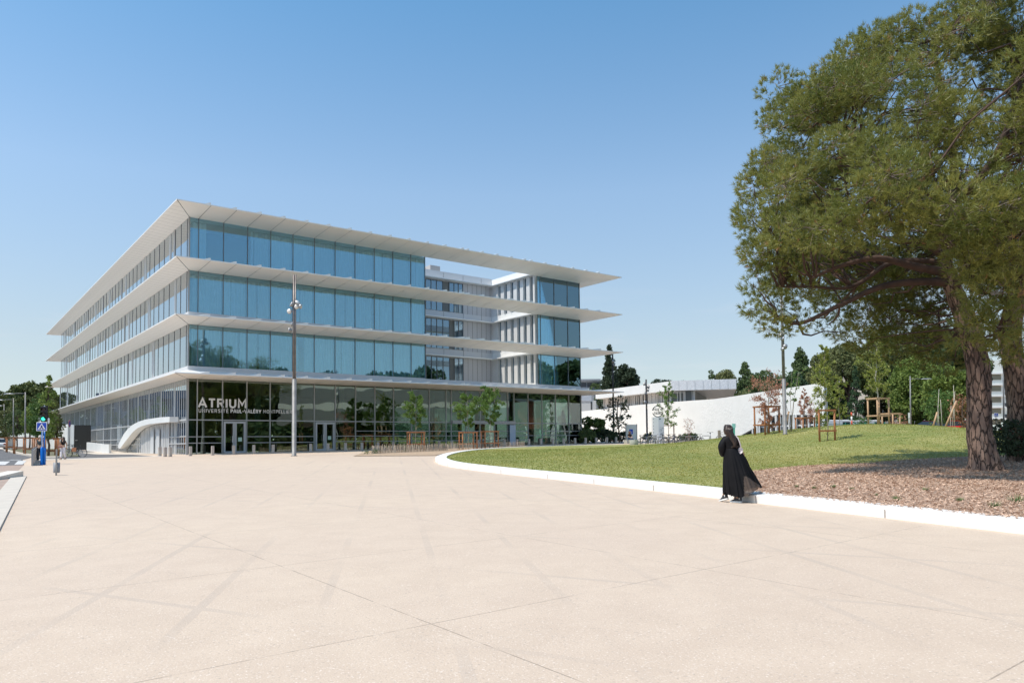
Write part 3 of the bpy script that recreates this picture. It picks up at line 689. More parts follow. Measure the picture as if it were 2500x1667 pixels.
# weeds on the mulch
def weed(x,y,s,label):
    p=hit(x,y,True); s*=.62; n=60; c=np.array([p.x,p.y,lz(p.x,p.y)+.03])
    an=rng.uniform(0,6.28,n); r=rng.uniform(0,.6,n)*s; b0=c+np.stack([np.cos(an)*r,np.sin(an)*r,np.zeros(n)],1)
    tp=b0+np.stack([np.cos(an)*s*.5,np.sin(an)*s*.5,rng.uniform(.4,1.,n)*s],1); d=np.stack([-np.sin(an),np.cos(an),np.zeros(n)],1)*.008
    o=fastmesh('weed',np.stack([b0-d,b0+d,tp],1).reshape(-1,3),np.arange(3*n).reshape(n,3),mat('weed_green',(.10,.17,.05),.8,island=1,col2=(.18,.24,.09)))
    return tag(o,label,'weed','green weeds growing through the wood chips')
for wi,(x,y,s) in enumerate(((1945,1192,.12),(1988,1196,.12),(2035,1193,.14),(2080,1199,.12),(2258,1201,.16),(2188,1225,.18),(2345,1228,.16),(2430,1243,.22),(2480,1230,.30),(2140,1214,.1))):
    weed(x,y,s,'tuft of weeds in the chips, '+['nearest the walking woman, leftmost of the row','second from the left in the row behind the kerb','third from the left in the row behind the kerb','fourth from the left in the row behind the kerb','lone one in the middle of the bed','just behind the kerb below the middle one','right of the middle of the bed','large, near the right edge by the kerb','tallest, at the right picture edge','tiny one beside the kerb joint'][wi])
# road, kerb strips, asphalt forecourt on the left
def pts(L_): return [(lambda p:(p.x,p.y))(hit(a,b)) for a,b in L_]
edge=lambda Y:(-.8-.628*Y)          # right border of the light kerb strip (x at depth Y)
sheet('road_apron',[(edge(y)-.5,y) for y in (-5,13,28,40.5)]+[(-60,40.5),(-60,-5)],.004,redasphalt,gz,3)
sheet('road',[(edge(40.5)-.5,40.5),(edge(53)-1.0,53)]+[(-42.2,66),(-54,84),(-90,140),(-150,140),(-150,40.5)],.005,asphalt,gz,3)
ks=MB()
ys=[-4,2,8,14,20,26,28.2]
for a,b in zip(ys[:-1],ys[1:]):
    A_=[(edge(a)-.55,a),(edge(a),a),(edge(b),b),(edge(b)-.55,b)]
    h=[.09,.09,.09 if b<28 else .30,.09 if b<28 else .30]
    vs=[(x,y,gz(x,y)-.05) for x,y in A_]+[(x,y,gz(x,y)+.035) for x,y in A_]
    ks.add(vs,[(4,5,6,7),(0,1,5,4),(1,2,6,5),(2,3,7,6),(3,0,4,7)])
tag(ks.build('kerb_strip',mat('kerb_strip',(.63,.55,.46),.75,nscale=2,col2=(.57,.5,.42))),kind='structure')
wq=MB(); x,y=edge(27.6),27.6; z=gz(x,y)
wq.add([(x-.6,y-1.6,z-.04),(x-.05,y-1.6,z-.04),(x-.3,y+.3,z),(x-.9,y+.3,z),(x-.6,y-1.6,z+.07),(x-.05,y-1.6,z+.07),(x-.3,y+.3,z+.24),(x-.9,y+.3,z+.24)],[(4,5,6,7),(0,1,5,4),(1,2,6,5),(2,3,7,6),(3,0,4,7)])
tag(wq.build('kerb_ramp',mat('kerb_strip2',(.70,.64,.56),.75)),'low sloping concrete kerb end beside the road','kerb ramp')
sheet('forecourt_asphalt',pts([(88,1120.5),(150,1120),(260,1117),(375,1113.2),(300,1108.3),(250,1106),(218,1101),(180,1098),(135,1098),(90,1108)]),.006,asphalt,gz,2)
sheet('forecourt_edge',pts([(75,1123.5),(150,1122.5),(260,1119),(420,1113.4),(420,1112.8),(375,1113.2),(260,1117),(150,1120),(88,1120.5)]),.008,mat('edge_strip',(.62,.55,.47),.8),gz,2)
def zebra(P_): return sheet('crossing_bar',pts(P_),.009,paint,gz,4)
zebra([(-12,1134.8),(12.4,1134.6),(24.9,1126.3),(-3,1126.3)]); zebra([(34.8,1134),(54.7,1133.4),(65.5,1124.6),(44,1124.9)])
sheet('stop_line',pts([(8,1123.4),(50,1122.9),(52,1122.0),(10,1122.4)]),.010,paint,gz,4)
# far verge between road and cycle path, with its light kerb
vg=[(-36.3,57.0),(-33.6,57.6),(-50,84),(-72,118),(-80,116),(-56,82)]
sheet('verge',vg,.05,mat('verge_soil',(.20,.16,.12),.9,nscale=3,col2=(.10,.13,.05)),gz,3)
vk=MB()
for a,b in zip([(-33.9,55.5),(-36.3,57.3),(-46,69),(-56,82),(-80,116)][:-1],[(-36.3,57.3),(-46,69),(-56,82),(-80,116)]):
    d=Vector((b[0]-a[0],b[1]-a[1],0)).normalized(); n_=Vector((-d.y,d.x,0))*.2
    v_=[(a[0]+n_.x,a[1]+n_.y),(a[0]-n_.x,a[1]-n_.y),(b[0]-n_.x,b[1]-n_.y),(b[0]+n_.x,b[1]+n_.y)]
    vk.add([(x,y,gz(x,y)) for x,y in v_]+[(x,y,gz(x,y)+.13) for x,y in v_],[(4,5,6,7),(0,1,5,4),(1,2,6,5),(2,3,7,6),(3,0,4,7)])
tag(vk.build('verge_kerb',mat('kerb_strip',(.72,.66,.58))),kind='structure')
# raised ramp floor by the porch and low walls
sheet('ramp_floor',[(lambda p:(p.x,p.y))(loc(a,b,0)) for a,b in ((-.2,8),(-1.6,8),(-3.2,16),(-3.4,26),(-.2,26))],.02,mat('ramp_beige',(.60,.52,.43),.8),gz,2)
# planting bed in front of the facade
bed=pts([(862,1113.5),(1062,1112.5),(1098,1105),(1180,1098),(1290,1090.8),(1285,1089.2),(1100,1091),(990,1095),(905,1100)])
sheet('planting_bed',bed,.03,mat('sandy_soil',(.52,.38,.26),.9,nscale=4,col2=(.38,.27,.18),bump=.03,bscale=15),gz,2)
def paling(A_,B_,n,label,h=.52):
    r=empty('paling_fence',(A_[0],A_[1],gz(*A_)),0,label,'fence','low chestnut paling fences round the planting bed')
    m=MB(); wr=MB(); rr2=random.Random(n); tops=[]
    for i in range(n):
        t=i/(n-1); x=A_[0]+(B_[0]-A_[0])*t-A_[0]; y=A_[1]+(B_[1]-A_[1])*t-A_[1]; z=gz(A_[0]+x,A_[1]+y)-gz(*A_)
        lx,ly=rr2.uniform(-.05,.05),rr2.uniform(-.04,.04); hh=h*rr2.uniform(.85,1.08)
        m.tube([(x,y,z),(x+lx,y+ly,z+hh)],[.024,.018],5)
        tops.append((x,y,z))
    m.build('pales',mat('chestnut_pale',(.36,.27,.19),.85,island=1,col2=(.62,.53,.42)),r)
    for hh in (.18,.38): wr.tube([(x,y,z+hh) for x,y,z in tops],.006,4)
    wr.build('wire',mull,r)
f0=pts([(908,1108),(1092,1100.5),(1280,1091.3)]); 
paling(f0[0],f0[1],92,'front low paling fence at the left end of the planting bed')
paling(f0[1],f0[2],70,'low paling fence running right along the bed towards the lawn')
f1=pts([(908,1103),(1000,1097),(1180,1092)])
paling(f1[0],f1[2],70,'back low paling fence between the three staked trees and the facade')
# ------------------------------------------------------------------ street furniture
steel=mat('galvanised_steel',(.27,.265,.26),.5,metal=.25,nscale=3,col2=(.20,.195,.19))
bollm=mat('bollard_metal',(.50,.45,.40),.5,metal=.2,nscale=5,col2=(.42,.37,.33))
wood=mat('guard_timber',(.40,.17,.07),.75,nscale=3,col2=(.30,.12,.05),bump=.004,bscale=20,stretch=(6,6,.6))
woodp=mat('pale_timber',(.55,.36,.22),.75,nscale=3,col2=(.42,.26,.15),stretch=(6,6,.6))
def bollard(name='bollard'):
    m=MB(); m.box(-.08,.08,-.08,.08,-.05,.5); o=m.build(name,bollm,None,bevel=.012)
    cp=MB(); cp.box(-.075,.075,-.075,.075,.501,.512); cp.build('cap',mat('bollard_cap',(.6,.56,.5),.4),o); 
    bs=MB(); bs.box(-.1,.1,-.1,.1,0,.012); bs.build('base_plate',steel,o); return o
b0=None
bx=[466,520,571,620,667,758.6,800.8,843.4,883.5,922.8,960,995.6,1034,1071.7,1102.6,1166,1231,1261.6,1290.5,1319.4,1349,1375,1403,1428.7,1454.7,1480.5,1503,1527.6]
desc=['beside the glass corner of the building','left of the first entrance door','in front of the first entrance door','just right of the first entrance door','left of the tall lamp mast','between the lamp mast and the second entrance','in front of the second entrance door','right of the second entrance door','behind the left end of the planting bed','second behind the paling fence, from the left','third behind the paling fence, from the left','beside the first staked tree','just right of the first staked tree','midway between the first and second staked trees','just left of the second staked tree','behind the second and third staked trees','right of the white poster in the glass','second right of the white poster','third right of the white poster','fourth right of the white poster','in front of the right glass wing, leftmost of three','in front of the right glass wing, middle of three','in front of the right glass wing, rightmost of three','just past the right corner of the building','before the dark shrubs, second past the building corner','before the dark shrubs, third past the building corner','in shade before the dark shrubs','last of the row, left of the concrete planter']
for i,x in enumerate(bx):
    u_,_=uz(x,1000,-3.6); p=loc(u_,-3.6,0); p.z=gz(p.x,p.y)
    lb='square metal bollard '+desc[i]
    if b0 is None: b0=bollard(); b0.location=p; b0.rotation_euler=(0,0,TH); tag(b0,lb,'bollard','metal bollards along the building'); b0.scale=(1.1,1.1,1.25)
    else: o=dup(b0,p,TH,lb)
for (x,y,d) in ((390,1113,'leftmost of the three standing in front of the side facade'),(403,1114.3,'middle and lowest of the three in front of the side facade'),(415.5,1114.5,'rightmost of the three in front of the side facade')):
    p=hit(x,y); o=dup(b0,p,TH+.2,'square metal bollard, '+d); o.scale=(1.2,1.2,1.25)
def flood(m,lens,c,az,el,s=.2):
    d=Vector((math.cos(az)*math.cos(el),math.sin(az)*math.cos(el),math.sin(el))); q=Vector((0,0,1)).rotation_difference(d).to_matrix()
    m.lathe([(s*.45,-s*1.0),(s*.8,-s*.5),(s,0),(s,s*.35)],c,12,M=q); lens.lathe([(s*.93,s*.355),(s*.93,s*.37)],c,12,M=q)
def mast(px,base,lower_top,top,r0_,r1_,floods,label,col_l=None,col_u=None,group=None,hitlawn=False,loc_=None):
    p=loc_ if loc_ is not None else hit(px,base,hitlawn)
    hh=lambda y:at(px,y,p.y).z-p.z
    r=empty('lamp_mast',p,0,label,'lamp mast',group)
    lean=at(px,base,p.y).x-at(px+ (0),base,p.y).x
    m=MB(); m.lathe([(r0_*1.5,0),(r0_*1.5,.03),(r0_,.04),(r0_,hh(lower_top))],(0,0,0),16); m.build('lower_pole',col_l or steel,r,True)
    m=MB(); m.lathe([(r1_,hh(lower_top)+.002),(r1_,hh(top))],(-r1_*.9,0,0),12); m.lathe([(r1_*.8,hh(lower_top)+.002),(r1_*.8,hh(top)-.0)],(r1_*1.0,.0,0),12); m.build('upper_pole',col_u or steel,r,True)
    for fx,fy,az,el,s in floods:
        q=at(fx,fy,p.y)-p; m=MB(); l=MB(); flood(m,l,q,az,el,s); m.tube([q,(0,0,q.z)],.025,6)
        o=m.build('floodlight',mat('flood_body',(.33,.33,.34),.4,metal=.5),r,True); l.build('lens',mat('flood_lens',(.75,.72,.68),.3),o,True)
    return r
bronze=mat('mast_bronze',(.23,.20,.19),.4,metal=.4,nscale=4,col2=(.16,.14,.13))
mast(718,1113,925,671,.145,.06,[(712,743,3.6,.4,.17),(726,739,-.7,.5,.17),(724,749,-1.2,-.2,.16),(734,748,.0,-.3,.16),(707,760,-1.9,-.2,.17),(713,792,3.3,.1,.12),(706,806,3.5,.2,.17)],'tall slim mast with clustered floodlights in front of the glass facade',steel,bronze)
mast(1917,1060,925,690,.11,.05,[(1905,818,3.4,.3,.16),(1912,812,-1,.3,.16),(1912,827,-.3,-.2,.16),(1917,846,.2,-.2,.16),(1912,852,-.4,-.2,.14)],'tall grey mast with floodlights rising from the far slope of the lawn',steel,steel,loc_=Vector((16.4,44.4,1.98)))
blk=mat('mast_black',(.035,.035,.04),.5)
mast(1498,1070,1000,858,.09,.045,[(1496,882,3,.2,.2),(1500,890,0,-.2,.2)],'thin black mast crossing the dark cypress','' or blk,blk,loc_=Vector((.1375*80,80,gz(11,80))))
mast(1579,1068,1000,926,.10,.05,[(1573,937,3.3,.2,.2),(1583,944,.2,.1,.2),(1583,952,-.2,-.2,.2),(1575,960,3.1,-.1,.2),(1574,982,3.1,-.1,.22)],'black mast with small floodlights in front of the white library wall',blk,blk,loc_=Vector((.1825*84,84,gz(15,84))))
# street lamps
def streetlamp(px,ytop,Y,armpx,army,label,group='street lamps along the road on the left',base=None):
    X=(px-1250)/FP*Y; z=base if base is not None else gz(X,Y); r=empty('street_lamp',(X,Y,z),0,label,'street lamp',group)
    t=at(px,ytop,Y)-Vector((X,Y,z)); a=at(armpx,army,Y)-Vector((X,Y,z))
    m=MB(); m.tube([(0,0,0),(t.x,t.y,t.z)],[.085,.045],10); m.build('pole',steel,r,True)
    m=MB(); m.tube([(t.x,0,a.z+.02),(a.x*.55,0,a.z+.03),(a.x*.8,0,a.z+.02)],[.025,.022,.02],8); m.build('arm',steel,r,True)
    m=MB(); d=1 if a.x>0 else -1; m.lathe([(.02,-.5),(.11,-.25),(.14,.1),(.09,.38),(.02,.5)],(a.x*.8+d*.45,0,a.z),10,M=Matrix(((0,0,1*d),(1,0,0),(0,.35,0)))); m.build('lamp_head',mat('lamp_head',(.62,.63,.64),.35,metal=.4),r,True)
    return r
streetlamp(62,957,66,27,961,'nearest of the three grey street lamps on the left')
streetlamp(33,972,86,4,976,'middle of the three grey street lamps on the left')
streetlamp(10,986,106,-8+14,990,'farthest of the three grey street lamps, near the picture edge')
streetlamp(2222,918,66,2257,925,'single grey street lamp behind the lawn in front of green trees','',base=1.6)
streetlamp(2449,850,75,2470,848,'plain grey pole rising between the two pine trunks','',base=1.8)
# traffic light
p=hit(104,1135); r=empty('traffic_light',p,.1,'traffic light showing green on a thick bright blue post with pedestrian sign','traffic light')
blue=mat('blue_post',(.0,.16,.62),.35); blackp=mat('signal_black',(.012,.012,.014),.4)
Z=lambda y:at(104,y,p.y).z-p.z
Xp=lambda x:(x-104)/FP*p.y
m=MB(); m.lathe([(.085,0),(.085,.03),(.075,.05),(.075,Z(1094)),(.05,Z(1091))],(-.04,0,0),16); m.lathe([(.065,0),(.065,Z(1096)),(.045,Z(1092))],(.07,.04,0),14); m.lathe([(.035,Z(1092)),(.035,Z(1050))],(-.045,0,0),12); m.lathe([(.035,Z(1092)),(.035,Z(1052))],(.07,0,0),12); m.build('post',blue,r,True)
m=MB(); m.box(-.012,.012,-.1,-.07,Z(1090),Z(1052)); m.build('cable_strip',mat('pale_strip',(.7,.75,.8),.4),r)
m=MB(); m.lathe([(.2,0),(.2,.012)],(.02,0,0),16); bp_=m.build('base_ring',steel,r)
m=MB(); m.box(Xp(99),Xp(113.5),-.1,.05,Z(1029),Z(992)); hd=m.build('signal_head',blackp,r,bevel=.02)
for yy,mm_ in ((1000,mat('lens_red_off',(.03,.006,.006),.3)),(1011,mat('lens_amber_off',(.03,.015,.005),.3)),(1022.5,mat('lens_green_lit',(.05,1,.62),.3,emit=1.6))):
    l=MB(); l.lathe([(.095,0),(.095,.01)],(Xp(106),-.105,Z(yy)),20,M=Matrix(((1,0,0),(0,0,-1),(0,1,0)))); l.build('lens',mm_,hd)
    l=MB(); 
    for k in range(9):
        a=math.pi*k/8; b=math.pi*(k+1)/8
        l.add([(Xp(106)+.11*math.cos(a),-.1,Z(yy)+.11*math.sin(a)),(Xp(106)+.11*math.cos(b),-.1,Z(yy)+.11*math.sin(b)),(Xp(106)+.11*math.cos(b),-.22,Z(yy)+.11*math.sin(b)),(Xp(106)+.11*math.cos(a),-.22,Z(yy)+.11*math.sin(a))],[(0,1,2,3)])
    l.build('visor',blackp,hd)
m=MB(); m.tube([(Xp(106),0,Z(992)),(Xp(106),0,Z(989.5))],.03,8); m.build('finial',mat('pale_strip',(.7,.75,.8)),r)
def sign(parent,x0,x1,z0,z1,y,s=1):
    m=MB(); m.box(x0,x1,y,y+.02,z0,z1); o=m.build('crossing_sign',mat('sign_white',(.85,.85,.85),.4),parent,bevel=.01)
    g=.03*s; m=MB(); m.box(x0+g,x1-g,y-.004,y-.001,z0+g,z1-g); m.build('blue_field',mat('sign_blue',(.01,.06,.42),.4),o)
    cx=(x0+x1)/2; wv=(x1-x0)*.38; hz=(z1-z0)*.34; cz=(z0+z1)/2
    m=MB(); m.add([(cx-wv,y-.008,cz-hz),(cx+wv,y-.008,cz-hz),(cx,y-.008,cz+hz*1.05)],[(0,1,2)]); m.build('triangle',mat('sign_white',(.85,.85,.85)),o)
    # striped crossing and walking figure
    m=MB(); k=wv/.2
    for i in (-2,-1,0,1,2): m.add([(cx+i*.07*k-.018*k,y-.012,cz-hz*.92),(cx+i*.07*k+.018*k,y-.012,cz-hz*.92),(cx+i*.03*k+.008*k,y-.012,cz-hz*.35),(cx+i*.03*k-.008*k,y-.012,cz-hz*.35)],[(0,1,2,3)]) if i!=0 else None
    m.tube([(cx,y-.014,cz-hz*.1),(cx,y-.014,cz+hz*.3)],.03*k,5); m.lathe([(.012*k,-.012),(.02*k,0),(.012*k,.012)],(cx,y-.014,cz+hz*.48),8)
    for sx in (-1,1): m.tube([(cx,y-.014,cz-hz*.1),(cx+sx*.055*k,y-.014,cz-hz*.7)],.016*k,5); m.tube([(cx,y-.014,cz+hz*.25),(cx+sx*.055*k,y-.014,cz-hz*.05)],.012*k,5)
    m.build('pictogram',mat('sign_blue_dark',(.01,.03,.2),.4),o)
sign(r,Xp(92.5),Xp(117),Z(1052),Z(1030.5),-.2)
m=MB(); m.add([(Xp(89),.1,Z(1043)),(Xp(93),.25,Z(1017)),(Xp(101),.05,Z(1017)),(Xp(98),-.05,Z(1043)),(Xp(89),.12,Z(1043)),(Xp(93),.27,Z(1017)),(Xp(101),.07,Z(1017)),(Xp(98),-.03,Z(1043))],[(0,1,2,3),(7,6,5,4),(0,3,7,4),(1,5,6,2)]); sb=m.build('side_sign',mat('sign_white',(.85,.85,.85)),r)
m=MB()
for i in range(6): 
    z=Z(1040)+i*.085; m.box(Xp(92),Xp(98),.0,.012,z,z+.03)
m.build('sign_slats',mull,sb)
m=MB(); m.lathe([(.03,Z(1034)),(.05,Z(1030)),(.05,Z(1022)),(.02,Z(1020))],(Xp(116),0,0),8); m.build('sensor',mat('sign_white',(.85,.85,.85)),r)
# barrier panel beside the crossing
a=hit(76,1137); 
r=empty('barrier_panel',(a.x,a.y,a.z),0,'grey metal barrier panel standing beside the crossing','barrier'); m=MB(); d=Vector((-7.0,11.3,0)); 
t0=at(76,1099,a.y).z-a.z; q=Vector((a.x,a.y,0))+d; t1=.95
dz=gz(q.x,q.y)-a.z; vs=[(0,0,0),(d.x,d.y,dz),(d.x,d.y,dz+t1),(0,0,t0)]; 
m.add(vs+[(x+.06,y+.04,z) for x,y,z in vs],[(0,1,2,3),(7,6,5,4),(0,4,5,1),(3,2,6,7),(0,3,7,4),(1,5,6,2)]); m.build('panel',mat('panel_grey',(.36,.36,.36),.5,metal=.3),r)
m=MB(); m.tube([(0,0,t0+.02),(d.x,d.y,dz+t1+.02)],.03,6); m.build('top_rail',steel,r)
# small post bin
p=hit(138,1160); r=empty('litter_bin',p,0,'slim grey litter bin fixed to a flat post on the plaza','litter bin')
m=MB(); m.box(.03,.09,-.13,-.11,-.02,1.02); m.build('post',steel,r)
m=MB(); m.lathe([(.10,.1),(.115,.12),(.115,.5),(.1,.5),(.1,.3)],(0,0,0),18); m.build('bin_body',mat('bin_grey',(.27,.28,.30),.5),r,True)
# round no-parking sign
X=(170-1250)/FP*70; p=Vector((X,70,gz(X,70))); r=empty('road_sign',p,0,'round road sign on a thin grey pole, seen almost edge on','road sign')
zt=at(170,1025,70).z-p.z; m=MB(); m.tube([(0,0,0),(0,0,zt)],.035,8); m.build('pole',steel,r,True)
Mx=Matrix.Rotation(1.85,3,'Z')@Matrix(((1,0,0),(0,0,-1),(0,1,0)))
m=MB(); m.lathe([(.34,0),(.34,.02)],(0,-.05,zt-.35),20,M=Mx); dd=m.build('disc',mat('sign_red',(.45,.03,.06),.4),r); m=MB(); m.lathe([(.26,.021),(.26,.027)],(0,-.05,zt-.35),20,M=Mx); m.build('disc_field',mat('sign_blue',(.01,.06,.42)),dd)
# timber tree guards ----------------------------------------------------------
def guard(name,base,w,h,nposts,label,rz=0,low=True,cat='tree guard',m_=None,grp='timber tree guards'):
    r=empty(name,base,rz,label,cat,grp); m_=m_ or wood; P=[(-w/2,-w/2),(w/2,-w/2),(w/2,w/2),(-w/2,w/2)] if nposts==4 else [(-w/2,0),(w/2,0)]
    if nposts==3: P=[(-w/2,-w/3),(w/2,-w/3),(0,w/2)]
    for x,y in P:
        m=MB(); m.tube([(x,y,-.25),(x,y,h)],.055,8); m.build('post',m_,r,True)
    n=len(P)
    for i in range(n if n>2 else 1):
        a,b=P[i],P[(i+1)%n]; d=Vector((b[0]-a[0],b[1]-a[1],0)); an=math.atan2(d.y,d.x); l=d.length+.14
        for z,hh in ([(h+.0,.09),(h*.33,.09)] if low else [(h,.09)]):
            m=MB(); m.obox(((a[0]+b[0])/2+.062*math.sin(an),(a[1]+b[1])/2-.062*math.cos(an),z),l,.035,hh,an); m.build('rail',m_,r)
    return r
# thin young tree ------------------------------------------------------------
barky=mat('young_bark',(.34,.29,.24),.85,nscale=8,col2=(.24,.2,.16))
def young(name,label,x,y,z,h,clear,spread,seed,ml,leafn,leaf,shape='round',r0_=.035,bark=None,cat='tree',group=None,nb=16,lean=0,up=.6,sub=4,split=1,droop=0):
    g=np.random.default_rng(seed); r=empty(name,(x,y,z),0,label,cat,group); m=MB(); L_=[]
    for s in range(split):
        off=g.normal(size=2)*.12*(split>1); topx=lean+off[0]*h*1.2; topy=off[1]*h*1.2
        tp=[(off[0]*.3+topx*(t/6)**1.3+g.normal()*.015*h*(0<t<6)*.5,off[1]*.3+topy*(t/6)**1.3,h*t/6-(.1 if t==0 else 0)) for t in range(7)]
        m.tube(tp,[r0_*(1-.13*t) for t in range(7)],7)
        for b in range(nb):
            t=clear+(1-clear)*(b+.5)/nb; q=np.array([np.interp(t,np.linspace(0,1,7),[p_[i] for p_ in tp]) for i in range(3)]); az=b*2.4+g.uniform(-.5,.5)
            e={'round':math.sin(math.pi*min(max((t-clear)/(1-clear),.12),.9))**.6,'cone':(1.05-(t-clear)/(1-clear)),'col':.8 if t<.85 else .5,'vase':.4+.6*(t-clear)/(1-clear)}[shape]
            ln=spread*e*g.uniform(.7,1.1); d=np.array([math.cos(az),math.sin(az),up+g.uniform(-.15,.3)]); d/=np.linalg.norm(d); e1=q+d*ln
            bp_=limb(g,q,e1,4,-.04 if not droop else .08,.06); m.tube(bp_,[r0_*.35*(1-.2*i) for i in range(5)],4)
            for k in range(sub):
                f=g.uniform(.25,1); a=np.array(bp_[int(f*4)]); dd=d+g.normal(size=3)*.55; dd[2]-=droop; dd/=np.linalg.norm(dd); e2=a+dd*ln*.45*g.uniform(.5,1.1); m.tube([tuple(a),tuple((a+e2)/2+g.normal(size=3)*.02),tuple(e2)],[r0_*.14,r0_*.1,r0_*.05],3)
                kk=max(1,int(leafn/(nb*sub*split))); tt=g.uniform(.25,1.1,kk)[:,None]; L_.append(a+(e2-a)*tt+g.normal(size=(kk,3))*.07*ln)
    m.build('trunk',bark or barky,r,True)
    if leafn: leaves('crown',np.concatenate(L_),leaf,ml,r,g,.5)
    return r
lf_acacia=mat('leaf_fresh',(.10,.20,.035),.6,island=.7,nscale=1.5,col2=(.20,.30,.07),translu=.35)
lf_yel=mat('leaf_yellowgreen',(.22,.30,.06),.6,island=.7,nscale=1.2,col2=(.38,.37,.09),translu=.4)
lf_dead=mat('leaf_rust',(.38,.15,.09),.75,island=.8,nscale=2,col2=(.55,.30,.22),translu=.3)
lf_dark=mat('leaf_dark',(.025,.04,.018),.5,island=.6,nscale=2,col2=(.06,.08,.035))
lf_mid=mat('leaf_mid',(.06,.13,.025),.6,island=.6,nscale=.6,col2=(.12,.20,.045),translu=.25)
for (x,y,w_,hh,ch,lb,sd,s) in ((1015,1098,1.15,1.4,4.3,'first',11,1.15),(1143,1097,1.15,1.35,4.3,'second',12,1.25),(1196,1095.5,1.1,1.4,4.9,'third',13,1.25)):
    p=hit(x,y); pos={'first':'leftmost of the three before the glass facade','second':'middle one of the three before the glass facade','third':'rightmost of the three before the glass facade'}[lb]
    guard('tree_guard',p,w_,hh,4,'square timber guard, '+pos,.3)
    young('young_tree','feathery green young tree, '+pos,p.x,p.y,p.z,ch,.40,s,sd,lf_acacia,4200,.085,'round',.035,nb=18,sub=6,up=.35,droop=.35)
# guards and trees on the mound
def on(x,y,Y=None):
    p=hit(x,y,True) if Y is None else None
    if Y: X=(x-1250)/FP*Y; p=Vector((X,Y,lz(X,Y)))
    return p
p=on(2020,1076); guard('tree_guard',p,.82,1.62,2,'two-post timber frame holding the tall young tree on the near slope of the lawn'); 
young('young_tree','tall slim yellow-green young tree tied in the nearest frame on the lawn',p.x,p.y,p.z,4.9,.42,.85,21,lf_yel,1500,.07,'col',.03,nb=18,up=1.1,sub=5)
p=on(2145,1035,47.5); guard('tree_guard',p,.85,1.65,4,'four-post timber guard on the crest of the lawn',.25,m_=woodp); 
young('young_tree','pale trunked yellowish young tree inside the guard on the lawn crest',p.x-.05,p.y,p.z-.05,5.9,.28,1.45,22,lf_yel,3600,.075,'col',.045,bark=mat('pale_bark',(.62,.56,.48),.8),nb=22,up=.9,sub=5)
p=on(2175,1034,52); guard('tree_guard',p,.8,1.15,4,'smaller timber guard just right of and behind the crest guard',.1,m_=woodp)
p=on(2050,1035,58); guard('tree_guard',p,.9,.55,4,'low timber guard behind the lawn, left of the crest guard',.1)
young('young_tree','slender yellow-green young tree behind the lawn frame, left of the cypress',p.x,p.y,p.z,4.6,.25,1.2,23,lf_yel,1500,.08,'col',.03,nb=18,up=.9)
p=on(2050,1035,62); young('young_tree','airy yellow-green young tree in front of the right end of the white wall',p.x-1.5,p.y,p.z,6.0,.15,1.5,24,lf_yel,2600,.09,'col',.04,nb=24,up=.8)
p=on(1872,1060,46.5); guard('tree_guard',p,1.05,1.72,4,'tall timber guard crowded with a rusty dead tree left of the mast',.3)
young('dead_tree','rust-coloured withered tree growing through the tall guard',p.x,p.y,p.z,3.2,.10,1.45,25,lf_dead,3000,.06,'vase',.03,nb=16,up=.35,sub=5,split=2)
p=on(1965,1047,56); guard('tree_guard',p,.95,1.25,4,'timber guard in front of the library glazing, right of the mast',.2,m_=wood)
young('dead_tree','pinkish withered conical tree in the guard right of the mast',p.x,p.y,p.z,3.5,.22,1.15,26,lf_dead,3600,.05,'cone',.03,nb=20,up=.7,sub=5)
p=on(1930,1058,46); young('multi_stem_tree','bare multi-stemmed sapling with few green leaves beside the mast',p.x,p.y,p.z,3.7,.45,.7,27,lf_acacia,300,.08,'vase',.02,nb=6,split=4,up=1)
def leaning(x0,y0,x1,y1,Y,label):
    a=at(x0,y0,Y); b=at(x1,y1,Y); m=MB(); m.tube([tuple(Vector((0,0,-.15))),tuple(b-a)],.06,8); o=m.build('leaning_stake',woodp,None,True); o.location=a; tag(o,label,'stake','leaning timber stakes'); return o
leaning(1912,1058,1926,1004,45.5,'round timber stake leaning against the tall mast')
leaning(2304,1046,2335,978,50,'longest orange timber stake leaning right of the cars')
leaning(2276,1042,2288,1006,50,'short timber stake leaning beside the dark car')
for i,(x,t) in enumerate(((2285,950),(2300,975),(2322,955),(2330,940),(2292,990),(2318,990))):
    p=on(x,1045,52); q=at(x+random.Random(i).uniform(-6,10),t,52); m=MB(); m.tube([(0,0,-.1),tuple(q-p)],[.02,.012],5); o=m.build('bare_sapling',mat('pale_bark',(.62,.56,.48)),None,True); o.location=p; tag(o,'thin bare pale sapling stem behind the lawn, %s of six from the left'%['first','third','fifth','sixth','second','fourth'][i],'sapling','bare sapling stems behind the lawn on the right')
# road-side rails and line of guards on the far left
for i,(x,Y) in enumerate(((15,84),(38,77),(58,71),(85,66),(112,62),(120,59))):
    X=(x-1250)/FP*Y; guard('tree_guard',Vector((X,Y,gz(X,Y))),1.5,1.5,4,['timber guard farthest left, in front of the white car','second timber guard from the left edge','timber guard just left of the nearest street lamp','timber guard just left of the traffic light','timber guard right of the blue post, rear one','timber guard right of the blue post, nearest one'][i],.66,low=True,grp='timber guards along the left road')
